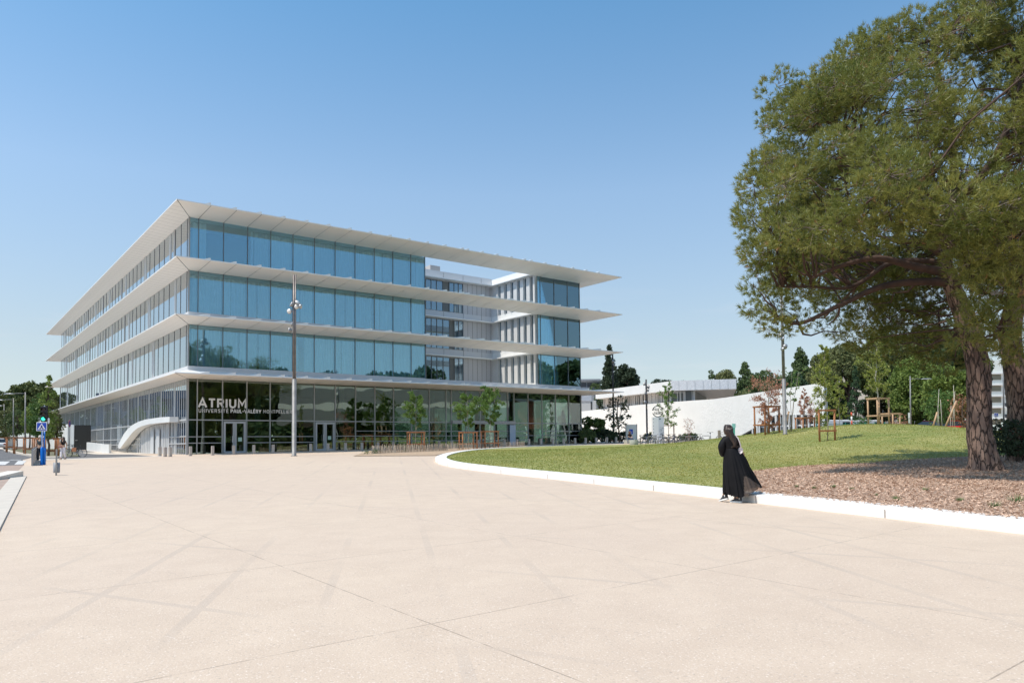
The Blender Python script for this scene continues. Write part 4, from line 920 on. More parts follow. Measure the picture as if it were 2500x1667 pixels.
# concrete planter tub, totem
p=hit(1548,1094); r=empty('concrete_planter',p,0,'round grey concrete tub at the edge of the lawn path','planter'); m=MB(); m.lathe([(.22,0),(.30,.05),(.37,.62),(.36,.64),(.31,.62),(.29,.5)],(0,0,0),24); m.build('tub',mat('tub_concrete',(.50,.48,.44),.8,nscale=3,col2=(.38,.40,.34),stretch=(3,3,.8)),r,True); p0=p
q=leaves('herbs',np.array([0,0,.6])+rng.normal(size=(60,3))*np.array([.13,.13,.04]),.05,lf_mid,r,rng)
X=(1606-1250)/FP*66; p=Vector((X,66,gz(X,66))); r=empty('information_totem',p,.15,'tall white information totem with a circular emblem on top','totem')
zt=at(1606,1018,66).z-p.z; zc=at(1606,1004,66).z-p.z
m=MB(); m.box(-.55,.0,-.15,.15,0,zt); m.build('white_panel',white,r); m=MB(); m.box(.001,.5,-.14,.14,0,zt); gp_=m.build('map_panel',mat('totem_grey',(.62,.64,.68),.5),r)
m=MB(); rq=random.Random(3)
for i in range(70): 
    x=rq.uniform(.06,.4); z=rq.uniform(.7,zt-.9); s=rq.uniform(.02,.09); m.box(x,x+s,-.146,-.142,z,z+.012)
for i in range(8): z=zt-.2-i*.3; m.box(-.5,-.5+.05,-.156,-.152,z,z+.05)
m.box(.08,.2,-.146,-.142,zt-.22,zt-.1); m.build('printed_marks',mat('ink_dark',(.05,.07,.06),.6),gp_)
m=MB(); R_=.52; n=40
for k in range(n):
    a=2*math.pi*k/n; b=2*math.pi*(k+1)/n; 
    if k in (0,1,19,20,21,39): continue
    m.add([(R_*math.cos(t)*s,-.01,R_*math.sin(t)*s) for t,s in ((a,1),(b,1),(b,.86),(a,.86))]+[(R_*math.cos(t)*s,.02,R_*math.sin(t)*s) for t,s in ((a,1),(b,1),(b,.86),(a,.86))],[(0,1,2,3),(7,6,5,4),(0,4,5,1),(3,2,6,7)])
for v_i in range(len(m.v)): x,y,z=m.v[v_i]; m.v[v_i]=(x+.0,y,z+zc)
em=m.build('emblem_ring',mat('ink_dark',(.05,.07,.06)),r)
strokes('PAUL /',-.44,zc+.05,.80,.24,.045,mat('ink_dark',(.05,.07,.06)),em,-.02,.25)
strokes('- VALÉRY -',-.50,zc-.27,1.0,.24,.045,mat('ink_dark',(.05,.07,.06)),em,-.02,.25)
# parking sign board
X=(1536-1250)/FP*78; p=Vector((X,78,gz(X,78))); r=empty('sign_board',p,0,'pale board with a blue accessible parking panel beside the shrubs','sign'); z1=at(1538,1036,78).z-p.z
m=MB(); m.box(-.35,.75,-.03,.03,.2,z1); bd=m.build('board',mat('board_pale',(.66,.68,.62),.5),r); m=MB(); m.box(-.42,-.36,-.05,.05,0,z1+.05); m.box(.76,.82,-.05,.05,0,z1+.05); m.build('frame',steel,r)
m=MB(); m.box(-.02,.36,-.04,-.032,z1-1.0,z1-.5); bb=m.build('blue_panel',mat('sign_blue',(.01,.06,.42)),bd)
m=MB(); m.torus((.16,-.048,z1-.83),.08,.014,(0,1,0),14,4); m.tube([(.12,-.048,z1-.62),(.13,-.048,z1-.75),(.22,-.048,z1-.76),(.26,-.048,z1-.85)],.014,5); m.build('wheelchair_symbol',mat('sign_white',(.85,.85,.85)),bb)
# green totem post, striped post
X=(1791-1250)/FP*70; p=Vector((X,70,gz(X,70))); r=empty('green_sign_post',p,0,'slim green sign post in front of the white wall','sign post'); zt=at(1791,1034,70).z-p.z; m=MB(); m.box(-.09,.09,-.05,.05,0,zt-.4); m.build('post',mat('post_green',(.10,.45,.30),.5),r); m=MB(); m.box(-.16,.16,-.06,.06,zt-.399,zt); m.build('sign_box',mat('post_mint',(.3,.62,.5),.5),r)
p=on(1755,1080,56.5); r=empty('wood_post',p,0,'square grey-brown bollard on the lawn just left of the walking woman','bollard'); zt=at(1755,1050,56.5).z-p.z; m=MB(); m.box(-.09,.09,-.09,.09,-.1,zt); m.build('post',mat('post_brown',(.30,.25,.22),.6),r,bevel=.01)
p=on(2079,1032,66); p.z=1.75; r=empty('striped_post',p,0,'thin red and white striped post by the green fence','post'); zt=at(2079,1006,66).z-p.z
for i in range(6): m=MB(); m.lathe([(.07,zt*i/6+.001),(.07,zt*(i+1)/6-.001)],(0,0,0),10); m.build('stripe',mat('stripe_red',(.6,.08,.03),.5) if i%2 else mat('sign_white',(.85,.85,.85)),r,True)
X=(2219-1250)/FP*60; p=Vector((X,60,1.7)); r=empty('road_sign',p,0,'small white road sign on a thin pole beside the right street lamp','road sign'); zt=at(2219,1007,60).z-p.z; m=MB(); m.tube([(0,0,-.2),(0,0,zt)],.03,6); m.build('pole',steel,r); m=MB(); m.box(-.07,.07,-.05,-.03,zt-.45,zt); m.build('sign_plate',mat('sign_white',(.85,.85,.85)),r); m=MB(); m.box(-.07,.07,-.05,-.03,zt-.85,zt-.5); m.build('sign_plate',mat('board_pale',(.66,.68,.62)),r)
# far right crossing sign
X=(2432-1250)/FP*80; p=Vector((X,80,1.7)); r=empty('crossing_sign_post',p,0,'blue pedestrian crossing sign seen between the two pine trunks','road sign'); zt=at(2432,1008,80).z-p.z; m=MB(); m.tube([(0,0.03,-.2),(0,.03,zt)],.035,6); m.build('pole',steel,r); sign(r,-.22,.22,zt-.44,zt,-.02)
# ------------------------------------------------------------------ people
def skin(name,vs,es,rs,m,parent,sub=2,root=0):
    me=bpy.data.meshes.new('s'); me.from_pydata(vs,es,[]); o=bpy.data.objects.new('s',me); C.objects.link(o)
    k=o.modifiers.new('skin','SKIN'); k.use_smooth_shade=True
    for i,r_ in enumerate(rs):
        d=me.skin_vertices[0].data[i]; d.radius=(r_,r_) if not hasattr(r_,'__len__') else r_; d.use_root=(i==root)
    if sub: q=o.modifiers.new('sub','SUBSURF'); q.levels=sub; q.render_levels=sub
    bpy.context.view_layer.update()
    nm=bpy.data.meshes.new_from_object(o.evaluated_get(bpy.context.evaluated_depsgraph_get())); bpy.data.objects.remove(o)
    nm.name=name; r=link(name,nm,m,parent,True); return r
skinm=mat('skin',(.50,.30,.20),.55)
class Sk:
    def __init__(s): s.v=[];s.e=[];s.r=[]
    def a(s,p,r,prev=None):
        s.v.append(tuple(p)); s.r.append(r); i=len(s.v)-1
        if prev is not None: s.e.append((prev,i))
        return i
def figure(J,parent,hands=True):
    """J: joint dict; one continuous body"""
    k=Sk(); pel=k.a(J['pelvis'],(.13,.10)); sp=k.a(J['spine'],(.11,.08),pel); ch=k.a(J['chest'],(.13,.09),sp); nk=k.a(J['neck'],.05,ch)
    hd=Vector(J['head']); nkv=Vector(J['neck']); f=J.get('face',Vector((0,1,0)))
    c1=k.a(nkv+(hd-nkv)*.45,.052,nk); c2=k.a(hd,(.085,.098),c1); c3=k.a(hd+Vector((0,0,.07)),.07,c2); 
    k.a(hd+Vector(f)*.105+Vector((0,0,-.015)),.012,c2)
    for s in ('l','r'):
        sh=k.a(J[s+'sh'],.055,ch); el=k.a(J[s+'el'],.042,sh); wr=k.a(J[s+'wr'],.027,el)
        if hands:
            d=(Vector(J[s+'wr'])-Vector(J[s+'el'])).normalized(); side=d.cross(Vector((0,0,1))); side=side.normalized() if side.length>.1 else Vector((1,0,0)); b=d.cross(side)
            pm=k.a(Vector(J[s+'wr'])+d*.06,.032,wr)
            for q_,ln in ((-.028,.075),(-.01,.09),(.01,.085),(.028,.065)):
                p1=Vector(J[s+'wr'])+d*.10+side*q_; i1=k.a(p1,.010,pm); i2=k.a(p1+d*ln*.45+b*.012,.009,i1); k.a(p1+d*ln*.8+b*.035,.007,i2)
            t1=Vector(J[s+'wr'])+d*.045+side*.04; i1=k.a(t1,.011,pm); k.a(t1+d*.03+side*.018+b*.02,.009,i1)
        hp=k.a(J[s+'hip'],.085,pel); kn=k.a(J[s+'kn'],.058,hp); an=k.a(J[s+'an'],.038,kn); k.a(Vector(J[s+'an'])+Vector(J.get(s+'toe',(0,.16,-.05))),.03,an)
    return skin('body',k.v,k.e,k.r,skinm,parent,1)
F=.001475
wl=Vector((4.80,16.04,0)); wl.z=gz(wl.x,wl.y)
X_=lambda zx:(zx-540)*F
Z_=lambda zy:(1375-zy)*F
W=empty('person',wl,0,'woman with long dark hair in a long wind-blown black dress by the white kerb','person')
J=dict(pelvis=(X_(500),0,Z_(680)),spine=(X_(498),0,Z_(590)),chest=(X_(480),0,Z_(480)),neck=(X_(470),.0,Z_(400)),head=(X_(468),.015,Z_(305)),
 lsh=(X_(400),.01,Z_(458)),lel=(X_(350),-.01,Z_(610)),lwr=(X_(440),.17,Z_(640)),rsh=(X_(560),0,Z_(445)),rel=(X_(610),.02,Z_(600)),rwr=(X_(672),.14,Z_(640)),
 lhip=(X_(450),.02,Z_(740)),lkn=(X_(430),.10,Z_(1000)),lan=(X_(410),.10,Z_(1262)),rhip=(X_(545),0,Z_(740)),rkn=(X_(570),-.02,Z_(1010)),ran=(X_(572),-.08,Z_(1300)),face=Vector((.3,.95,0)),ltoe=(-.0,.13,-.05),rtoe=(-.05,.13,-.03))
figure(J,W)
blk_f=mat('black_fabric',(.004,.004,.005),.65,nscale=5,col2=(.008,.0075,.009),spec=.2)
k=Sk(); pe=k.a((X_(492),0,Z_(640)),(.17,.12)); a1=k.a((X_(492),0,Z_(560)),(.145,.11),pe); a2=k.a((X_(478),0,Z_(480)),(.165,.12),a1); a3=k.a((X_(470),0,Z_(425)),(.13,.09),a2); a4=k.a((X_(468),0,Z_(398)),.062,a3)
l1=k.a((X_(392),0,Z_(450)),.095,a2); l2=k.a((X_(352),-.02,Z_(540)),.09,l1); l3=k.a((X_(362),-.01,Z_(610)),.072,l2); l4=k.a((X_(375),.05,Z_(665)),.065,l3); i_=k.a((X_(400),.12,Z_(690)),.055,l4); k.a((X_(440),.17,Z_(650)),.045,i_)
r1=k.a((X_(560),0,Z_(450)),.095,a2); r2=k.a((X_(590),.0,Z_(540)),.08,r1); r3=k.a((X_(615),.02,Z_(625)),.07,r2); r4=k.a((X_(650),.08,Z_(655)),.062,r3); k.a((X_(680),.14,Z_(635)),.052,r4)
skin('blouse',k.v,k.e,k.r,blk_f,W,2)
k=Sk(); a=k.a(J['pelvis'],(.14,.1))
for q_ in 'lr': h1=k.a(J[q_+'hip'],.09,a); k1=k.a(J[q_+'kn'],.066,h1); k.a(Vector(J[q_+'an'])+Vector((0,0,-.02)),.052,k1)
skin('leggings',k.v,k.e,k.r,blk_f,W,1)
# skirt: ruled from the waist to a wind-blown hem
m=MB(); NA=168; NR=56
hx=[408,440,520,600,650,700,760,800,860,932]; hz=[1238,1262,1288,1290,1275,1245,1215,1195,1170,1152]
for i in range(NR+1):
    t=i/NR
    for j in range(NA):
        a=2*math.pi*j/NA; ca,sa=math.cos(a),math.sin(a)
        wx=500+104*ca; wz=594+6*sa; wy=.115*sa
        hxx=670+262*ca if ca>0 else 670+262*ca; hz_=np.interp(hxx,hx,hz)
        hy=(.24+.05*math.sin(3*a))*sa
        e=t**.96; x=wx+(hxx-wx)*e; zz=wz+(hz_-wz)*t; y=wy+(hy-wy)*t**.7
        x-=28*math.sin(math.pi*min(1,t*1.05))*max(0,-ca)*.6; x+=(26*math.sin(math.pi*min(t*2.2,1)))*max(0,ca)
        fo=.022*t*math.sin(11*a+2.2*math.sin(2*a)+t*1.3)+.010*t*math.sin(23*a+3*t); X=X_(x)+fo*ca*.9+.012*t*math.sin(9*a+4*t); y+=fo*1.6*abs(sa)
        m.v.append((X,y,Z_(zz)+(.010*math.sin(17*a) if i==NR else 0)))
for i in range(NR):
    for j in range(NA):
        k2=(j+1)%NA; m.f.append((i*NA+j,i*NA+k2,(i+1)*NA+k2,(i+1)*NA+j)); a=2*math.pi*j/NA
        xx=sum(m.v[q][0] for q in m.f[-1])/4; zz=sum(m.v[q][2] for q in m.f[-1])/4
        lx=xx/F+540; lzz=1375-zz/F; m.mi.append(1 if (lx>628+max(0,(1110-lzz))*.0 and lzz>985+(lx-740)*-.05 and lx<890 and lzz>(lx-620)*.62+960) else 0)
sheer=bpy.data.materials.new('sheer_fabric'); sheer.use_nodes=True; t_=sheer.node_tree; pb=t_.nodes['Principled BSDF']; pb.inputs['Base Color'].default_value=(.085,.062,.050,1); pb.inputs['Roughness'].default_value=.7
tr=t_.nodes.new('ShaderNodeBsdfTransparent'); tr.inputs[0].default_value=(.8,.7,.6,1); mx=t_.nodes.new('ShaderNodeMixShader'); mx.inputs[0].default_value=.84; t_.links.new(tr.outputs[0],mx.inputs[1]); t_.links.new(pb.outputs[0],mx.inputs[2]); t_.links.new(mx.outputs[0],t_.nodes['Material Output'].inputs[0])
sk=m.build('skirt',[blk_f,sheer],W,True)
# hair: strands bundle
hair=mat('dark_hair',(.018,.012,.010),.32,nscale=2,col2=(.05,.028,.02),stretch=(30,30,3))
m=MB(); path=[(462,236,.0,.052),(452,268,-.055,.078),(462,330,-.075,.080),(490,400,-.085,.070),(515,450,-.10,.062),(530,490,-.105,.050),(528,520,-.10,.028),(522,545,-.095,.008)]
vs=[]; n=20
for (x,y,dy,r_) in path:
    for j in range(n):
        a=2*math.pi*j/n; fl=1+.10*math.sin(5*a+y*.02); vs.append((X_(x)+math.cos(a)*r_*fl*(1.05),dy+.02+math.sin(a)*r_*.8*fl,Z_(y)))
fs=[(i*n+j,i*n+(j+1)%n,(i+1)*n+(j+1)%n,(i+1)*n+j) for i in range(len(path)-1) for j in range(n)]
m.add(vs,fs+[tuple(range(n)),tuple((len(path)-1)*n+j for j in range(n))])
# cap over the skull
m.lathe([(.02,.118),(.06,.108),(.09,.07),(.105,.02),(.10,-.04),(.085,-.09)],(X_(466),-.005,Z_(318)),20)
rq=random.Random(8)
for i in range(46):
    a0=rq.uniform(-.06,.06); b0_=rq.uniform(0,1); pp=[]
    for (x,y,dy,r_) in path[1:]: pp.append((X_(x)+a0*(r_/.07)+rq.uniform(-.006,.006),dy-.045+abs(a0)*.5+rq.uniform(-.006,.004),Z_(y+b0_*18)))
    pp.append((X_(525+a0*900),-.1,Z_(548+rq.uniform(-10,45)))); pp.append((X_(545+a0*1300),-.1,Z_(560+rq.uniform(-20,30)))) if i%4==0 else None
    m.tube(pp,[.012]*(len(pp)-2)+[.008,.003],5)
m.build('hair',hair,W,True)
shoe_w=mat('shoe_white',(.80,.79,.76),.6); shoe_b=mat('shoe_black',(.03,.03,.032),.6)
def shoe(x,y,z,rz,pitch):
    M_=Matrix.Translation((x,y,z))@Matrix.Rotation(rz,4,'Z')@Matrix.Rotation(pitch,4,'X')
    prof=[(-.125,.030),(-.11,.042),(-.05,.036),(.03,.045),(.09,.044),(.125,.022)]
    m=MB(); vs=[];L=len(prof)
    for yy,ww in prof:
        for sx,zz in ((-1,0),(1,0),(1,.032),(-1,.032)): vs.append(M_@Vector((sx*ww,yy,zz)))
    fs=[(i*4+a,i*4+(a+1)%4,(i+1)*4+(a+1)%4,(i+1)*4+a) for i in range(L-1) for a in range(4)]+[(0,1,2,3),tuple((L-1)*4+q for q in (3,2,1,0))]; m.add(vs,fs)
    s=m.build('shoe',shoe_w,W,False,bevel=.006)
    m=MB(); vs=[]
    for yy,ww,hh in ((-.12,.030,.13),(-.07,.036,.135),(-.02,.034,.12),(.03,.038,.075),(.08,.037,.055),(.11,.022,.042)):
        for sx,zz in ((-1,.033),(1,.033),(.55,hh),(-.55,hh)): vs.append(M_@Vector((sx*ww,yy,zz)))
    m.add(vs,[(i*4+a,i*4+(a+1)%4,(i+1)*4+(a+1)%4,(i+1)*4+a) for i in range(5) for a in range(4)]+[(0,1,2,3),(23,22,21,20)]); m.build('shoe_upper',shoe_b,s,False,bevel=.01)
    m=MB(); q=M_@Vector((-.037,-.085,.09)); m.lathe([(.022,-.003),(.022,.003)],tuple(q),12,M=Matrix(((0,0,1),(1,0,0),(0,1,0)))); m.build('ankle_patch',shoe_w,s)
shoe(X_(402),.13,.03,.5,-.25); shoe(X_(545),-.04,.0,.95,0)
# shoulder bag: a thing of its own
bagm=mat('bag_pale_pink',(.66,.58,.58),.45,nscale=6,col2=(.58,.50,.50)); G=empty('shoulder_bag',(wl.x,wl.y,wl.z),0,'small pale pinkish-white bag hanging from the walking woman\'s right shoulder','bag')
m=MB(); vs=[]; ou=[(583,600),(598,578),(632,572),(655,590),(657,632),(640,655),(606,676),(590,668),(582,640)]
for y in (-.115,-.095,-.045,-.025):
    s=.86 if y in (-.115,-.025) else 1
    for zx,zy in ou: vs.append((X_(619+(zx-619)*s),y,Z_(624+(zy-624)*s)))
no=len(ou); m.add(vs,[(i*no+j,i*no+(j+1)%no,(i+1)*no+(j+1)%no,(i+1)*no+j) for i in range(3) for j in range(no)]+[tuple(range(no)),tuple(3*no+j for j in range(no))][::1]); m.build('bag_body',bagm,G,True)
m=MB(); m.tube([(X_(548),.03,Z_(396)),(X_(566),-.06,Z_(410)),(X_(588),-.09,Z_(440)),(X_(606),-.095,Z_(490)),(X_(622),-.09,Z_(540)),(X_(626),-.075,Z_(585))],.013,6); m.build('strap',bagm,G,True)
m=MB(); m.add([(X_(592),-.118,Z_(596)),(X_(650),-.118,Z_(590)),(X_(650),-.118,Z_(612)),(X_(600),-.118,Z_(622))],[(0,1,2,3)]); m.build('flap',mat('bag_fold',(.50,.43,.44),.5),G)
# woman on the left walking towards the camera
def walker(p,h,label,top,legs,hairm,face=-1,stride=.18,arm=.1,bag=None,hat=None,bare_arm=True):
    s=h/1.68; P=empty('person',p,0,label,'person'); f=face
    J=dict(pelvis=(0,0,.93),spine=(0,0,1.08),chest=(0,0,1.26),neck=(0,0,1.42),head=(0,f*.02,1.55),lsh=(-.17,0,1.36),lel=(-.24,0,1.10),lwr=(-.25,f*arm,.88),rsh=(.17,0,1.36),rel=(.23,-f*.05,1.10),rwr=(.22,-f*.05,.88),
      lhip=(-.09,0,.88),lkn=(-.08,f*.08,.48),lan=(-.07,f*stride*.6,.09),rhip=(.09,0,.88),rkn=(.08,0,.48),ran=(.06,-f*stride,.11),face=Vector((0,f,0)),ltoe=(0,f*.14,-.05),rtoe=(0,f*.12,-.07))
    for k_ in J:
        if k_ not in('face',): J[k_]=Vector(J[k_])*s
    figure(J,P)
    k=Sk(); a=k.a(Vector((0,0,1.0))*s,(.135*s,.10*s)); b=k.a(Vector((0,0,1.12))*s,(.12*s,.095*s),a); c=k.a(Vector((0,0,1.27))*s,(.15*s,.11*s),b); k.a(Vector((0,0,1.37))*s,(.11*s,.08*s),c)
    for q,sh in ((-1,'lsh'),(1,'rsh')): i=k.a(Vector((.17*q,0,1.34))*s,.065*s,c); k.a(Vector((.2*q,0,1.25))*s,.055*s,i)
    skin('top',k.v,k.e,k.r,top,P,1)
    k=Sk(); a=k.a(Vector((0,0,.97))*s,(.14*s,.11*s)); 
    for q,e in (('l',1),('r',1)):
        h1=k.a(J[q+'hip']+Vector((0,0,-.03)),.105*s,a); k1=k.a(J[q+'kn'],.085*s,h1); k.a(J[q+'an']+Vector((0,0,.02)),.085*s,k1)
    skin('trousers',k.v,k.e,k.r,legs,P,1)
    m=MB(); m.lathe([(.02,.12),(.07,.105),(.1,.05),(.105,0),(.09,-.07)],tuple(J['head']+Vector((0,-f*.025,.01))),14); 
    if hairm is not None and not hat:
        for sx in (-1,1): m.tube([tuple(J['head']+Vector((sx*.07,-f*.01,.03))),tuple(J['head']+Vector((sx*.095,-f*.0,-.1))),tuple(J['head']+Vector((sx*.10,f*.04,-.24))),tuple(J['head']+Vector((sx*.08,f*.07,-.36)))],[.04,.05,.045,.015],7)
    m.build('hair' if not hat else 'hat',hairm,P,True)
    for q in 'lr':
        m=MB(); t=J[q+'an']; m.obox((t.x,t.y+f*.05,max(.035,t.z-.06)),.08,.22,.06); m.build('shoe',shoe_w if hat else mat('sandal_tan',(.4,.26,.17),.6),P,bevel=.02)
    return P
pp=Vector((-30.93,50.9,0)); pp.z=gz(pp.x,pp.y)
walker(pp,1.55,'woman in black sleeveless top and loose pale trousers walking on the left forecourt',blk_f,mat('trouser_pale',(.78,.72,.74),.7),hair,-1,.22,.1)
m=MB(); m.obox((0,0,0),.30,.07,.16,0); b=m.build('waist_bag',mat('bag_brown',(.30,.13,.10),.6),None,bevel=.03); b.location=pp+Vector((-.12,-.16,.86)); tag(b,'small red-brown bag carried in front of the woman on the left forecourt','bag')
X=(98-1250)/FP*46; q=Vector((X,46,gz(X,46)))
walker(q,1.66,'person in dark shorts and cap half hidden behind the blue traffic light post',mat('shirt_dark',(.03,.045,.05),.7),mat('shorts_dark',(.04,.045,.06),.7),mat('cap_pale',(.6,.55,.5),.7),-1,.1,.08,hat=True)
# seated person beside the shrubs with a bicycle
X=(1536-1250)/FP*74; q=Vector((X,74,gz(X,74)+.0)); P=empty('person',q,.4,'person with long brown hair sitting low at the edge of the dark shrubs','person')
J=dict(pelvis=(0,0,.45),spine=(0,.02,.6),chest=(0,.0,.82),neck=(0,-.02,.98),head=(0,-.05,1.11),lsh=(-.16,0,.92),lel=(-.22,-.12,.7),lwr=(-.1,-.32,.62),rsh=(.16,0,.92),rel=(.22,-.12,.7),rwr=(.1,-.32,.62),
 lhip=(-.1,-.05,.45),lkn=(-.12,-.45,.50),lan=(-.1,-.5,.08),rhip=(.1,-.05,.45),rkn=(.12,-.45,.5),ran=(.1,-.55,.08),face=Vector((0,-1,0)),ltoe=(0,-.14,-.04),rtoe=(0,-.14,-.04))
for k_ in J: J[k_]=Vector(J[k_])
figure(J,P); k=Sk(); a=k.a((0,0,.5),(.15,.12)); c=k.a((0,0,.82),(.17,.12),a); k.a((0,0,.94),(.1,.08),c)
for sx in (-1,1): i=k.a((.17*sx,0,.9),.07,c); k.a((.22*sx,-.12,.7),.055,i)
skin('jacket',k.v,k.e,k.r,blk_f,P,1); k=Sk(); a=k.a((0,0,.46),(.15,.12))
for q_ in 'lr': h1=k.a(J[q_+'hip'],.09,a); k1=k.a(J[q_+'kn'],.07,h1); k.a(J[q_+'an'],.055,k1)
skin('jeans',k.v,k.e,k.r,mat('jeans_blue',(.05,.08,.14),.8),P,1)
m=MB(); m.lathe([(.02,.12),(.08,.1),(.11,.03),(.11,-.08),(.12,-.2),(.07,-.3)],(0,-.02,1.12),12); m.build('hair',mat('hair_brown',(.10,.055,.035),.5),P,True)
m=MB(); m.box(-.5,.5,-.3,.3,0,.36); m2=m.build('stone_block',mat('tub_concrete',(.5,.48,.44)),None,bevel=.02); m2.location=(q.x if False else X,74.05,gz(X,74)); m2.rotation_euler=(0,0,.4); tag(m2,'low concrete block on which the person by the dark shrubs sits','block')
# ------------------------------------------------------------------ bicycles
tyre=mat('tyre_black',(.02,.02,.02),.8); chrome=mat('bike_metal',(.5,.5,.52),.3,metal=.8)
def bicycle(loc,rz,label,col,lean=.08,group=None):
    r=empty('bicycle',loc,rz,label,'bicycle',group); R_=.33; y0=lambda z:z*math.sin(lean)
    T=lambda x,z,o=0:(x,y0(z)+o,z)
    for x in (-.52,.52):
        m=MB(); m.torus((x,y0(R_),R_),R_,.022,(0,1,-lean),26,5); wq=m.build('wheel',tyre,r,True)
        m=MB(); m.torus((x,y0(R_),R_),R_-.025,.008,(0,1,-lean),22,4)
        for i in range(12): a=math.pi*2*i/12; m.tube([T(x,R_),(x+math.cos(a)*(R_-.02),y0(R_+math.sin(a)*R_),R_+math.sin(a)*(R_-.02))],.003,3,cap=False)
        m.build('rim',chrome,wq)
    m=MB(); bb=T(-.05,.28); st=T(-.2,.78); hd=T(.35,.80); hl=T(.38,.68)
    for a,b,rr_ in ((bb,T(-.22,.86),.018),(bb,hl,.02),(T(-.19,.74),T(.355,.78),.018),(bb,T(-.52,R_),.012),(T(-.19,.74),T(-.52,R_),.011),(hd,T(.52,R_),.016),(T(.33,.92),hl,.017)): m.tube([a,b],rr_,6)
    m.build('frame',col,r,True)
    m=MB(); m.obox(T(-.23,.89),.25,.13,.05); m.build('saddle',tyre,r,bevel=.02)
    m=MB(); m.tube([T(.30,.98,-.28),T(.36,.96,-.12),T(.34,.93,0),T(.36,.96,.12),T(.30,.98,.28)],.013,6); m.build('handlebar',tyre,r,True)
    m=MB(); m.lathe([(.08,-.01),(.08,.01)],T(-.05,.28),14,M=Matrix(((1,0,0),(0,0,-1),(0,1,0)))); m.build('chainring',chrome,r)
    return r
cols=[mat('bike_black',(.03,.03,.035),.4),mat('bike_grey',(.35,.36,.38),.4),mat('bike_blue',(.08,.16,.32),.4),mat('bike_green',(.05,.16,.12),.4)]
p=hit(134,1119); bicycle((p.x,p.y+2.5,gz(p.x,p.y+2.5)),.1,'parked bicycle with an orange-brown panel left of the walking woman in pale trousers',cols[0])
m=MB(); m.obox((0,0,0),.35,.03,.3); o=m.build('frame_basket',mat('bike_orange',(.42,.16,.07),.6),None,bevel=.02); o.location=(p.x+.0,p.y+2.35,gz(p.x,p.y)+.62); tag(o,'orange-brown box on the side of the parked bicycle left of the walking woman','box')
p=hit(171,1112); bicycle((p.x,p.y,p.z),1.45,'bicycle standing end-on on the dark forecourt right of the walking woman',cols[1])
# racks with bicycles behind the planter
ang=.05
ri=0
labs=['first','second','third','fourth','fifth','sixth','seventh','eighth','ninth','tenth','eleventh']
for i,x in enumerate((1566,1582,1596,1606,1620,1636,1650,1662,1690,1702)):
    Y=63+(i%3)*1.2+i*.15; X=(x-1250)/FP*Y; c=cols[(i*5+1)%4] if i%3 else cols[0]
    bicycle((X,Y,gz(X,Y)),[1.0,.2,.7,-.3,1.2,.4,-.6,.9,.15,.5][i],'%s bicycle from the left in the rack behind the concrete tub'%labs[i],c,.06,'bicycles in the racks behind the tub')
def hoop(x,Y,label):
    X=(x-1250)/FP*Y; z=gz(X,Y); m=MB(); m.tube([(-.38,0,-.05),(-.38,0,.72),(-.33,0,.8),(.33,0,.8),(.38,0,.72),(.38,0,-.05)],.028,8); m.tube([(-.38,0,.4),(.38,0,.4)],.018,6); o=m.build('bike_rack',steel,None,True); o.location=(X,Y,z); o.rotation_euler=(0,0,.25); return tag(o,label,'bike rack','steel hoop bicycle racks')
for i,(x,Y) in enumerate(((1572,62),(1589,62.6),(1616,63.2),(1643,64),(1668,64.6),(1683,65.2),(1722,66))): hoop(x,Y,'%s steel bicycle hoop from the left in the row behind the tub'%labs[i])
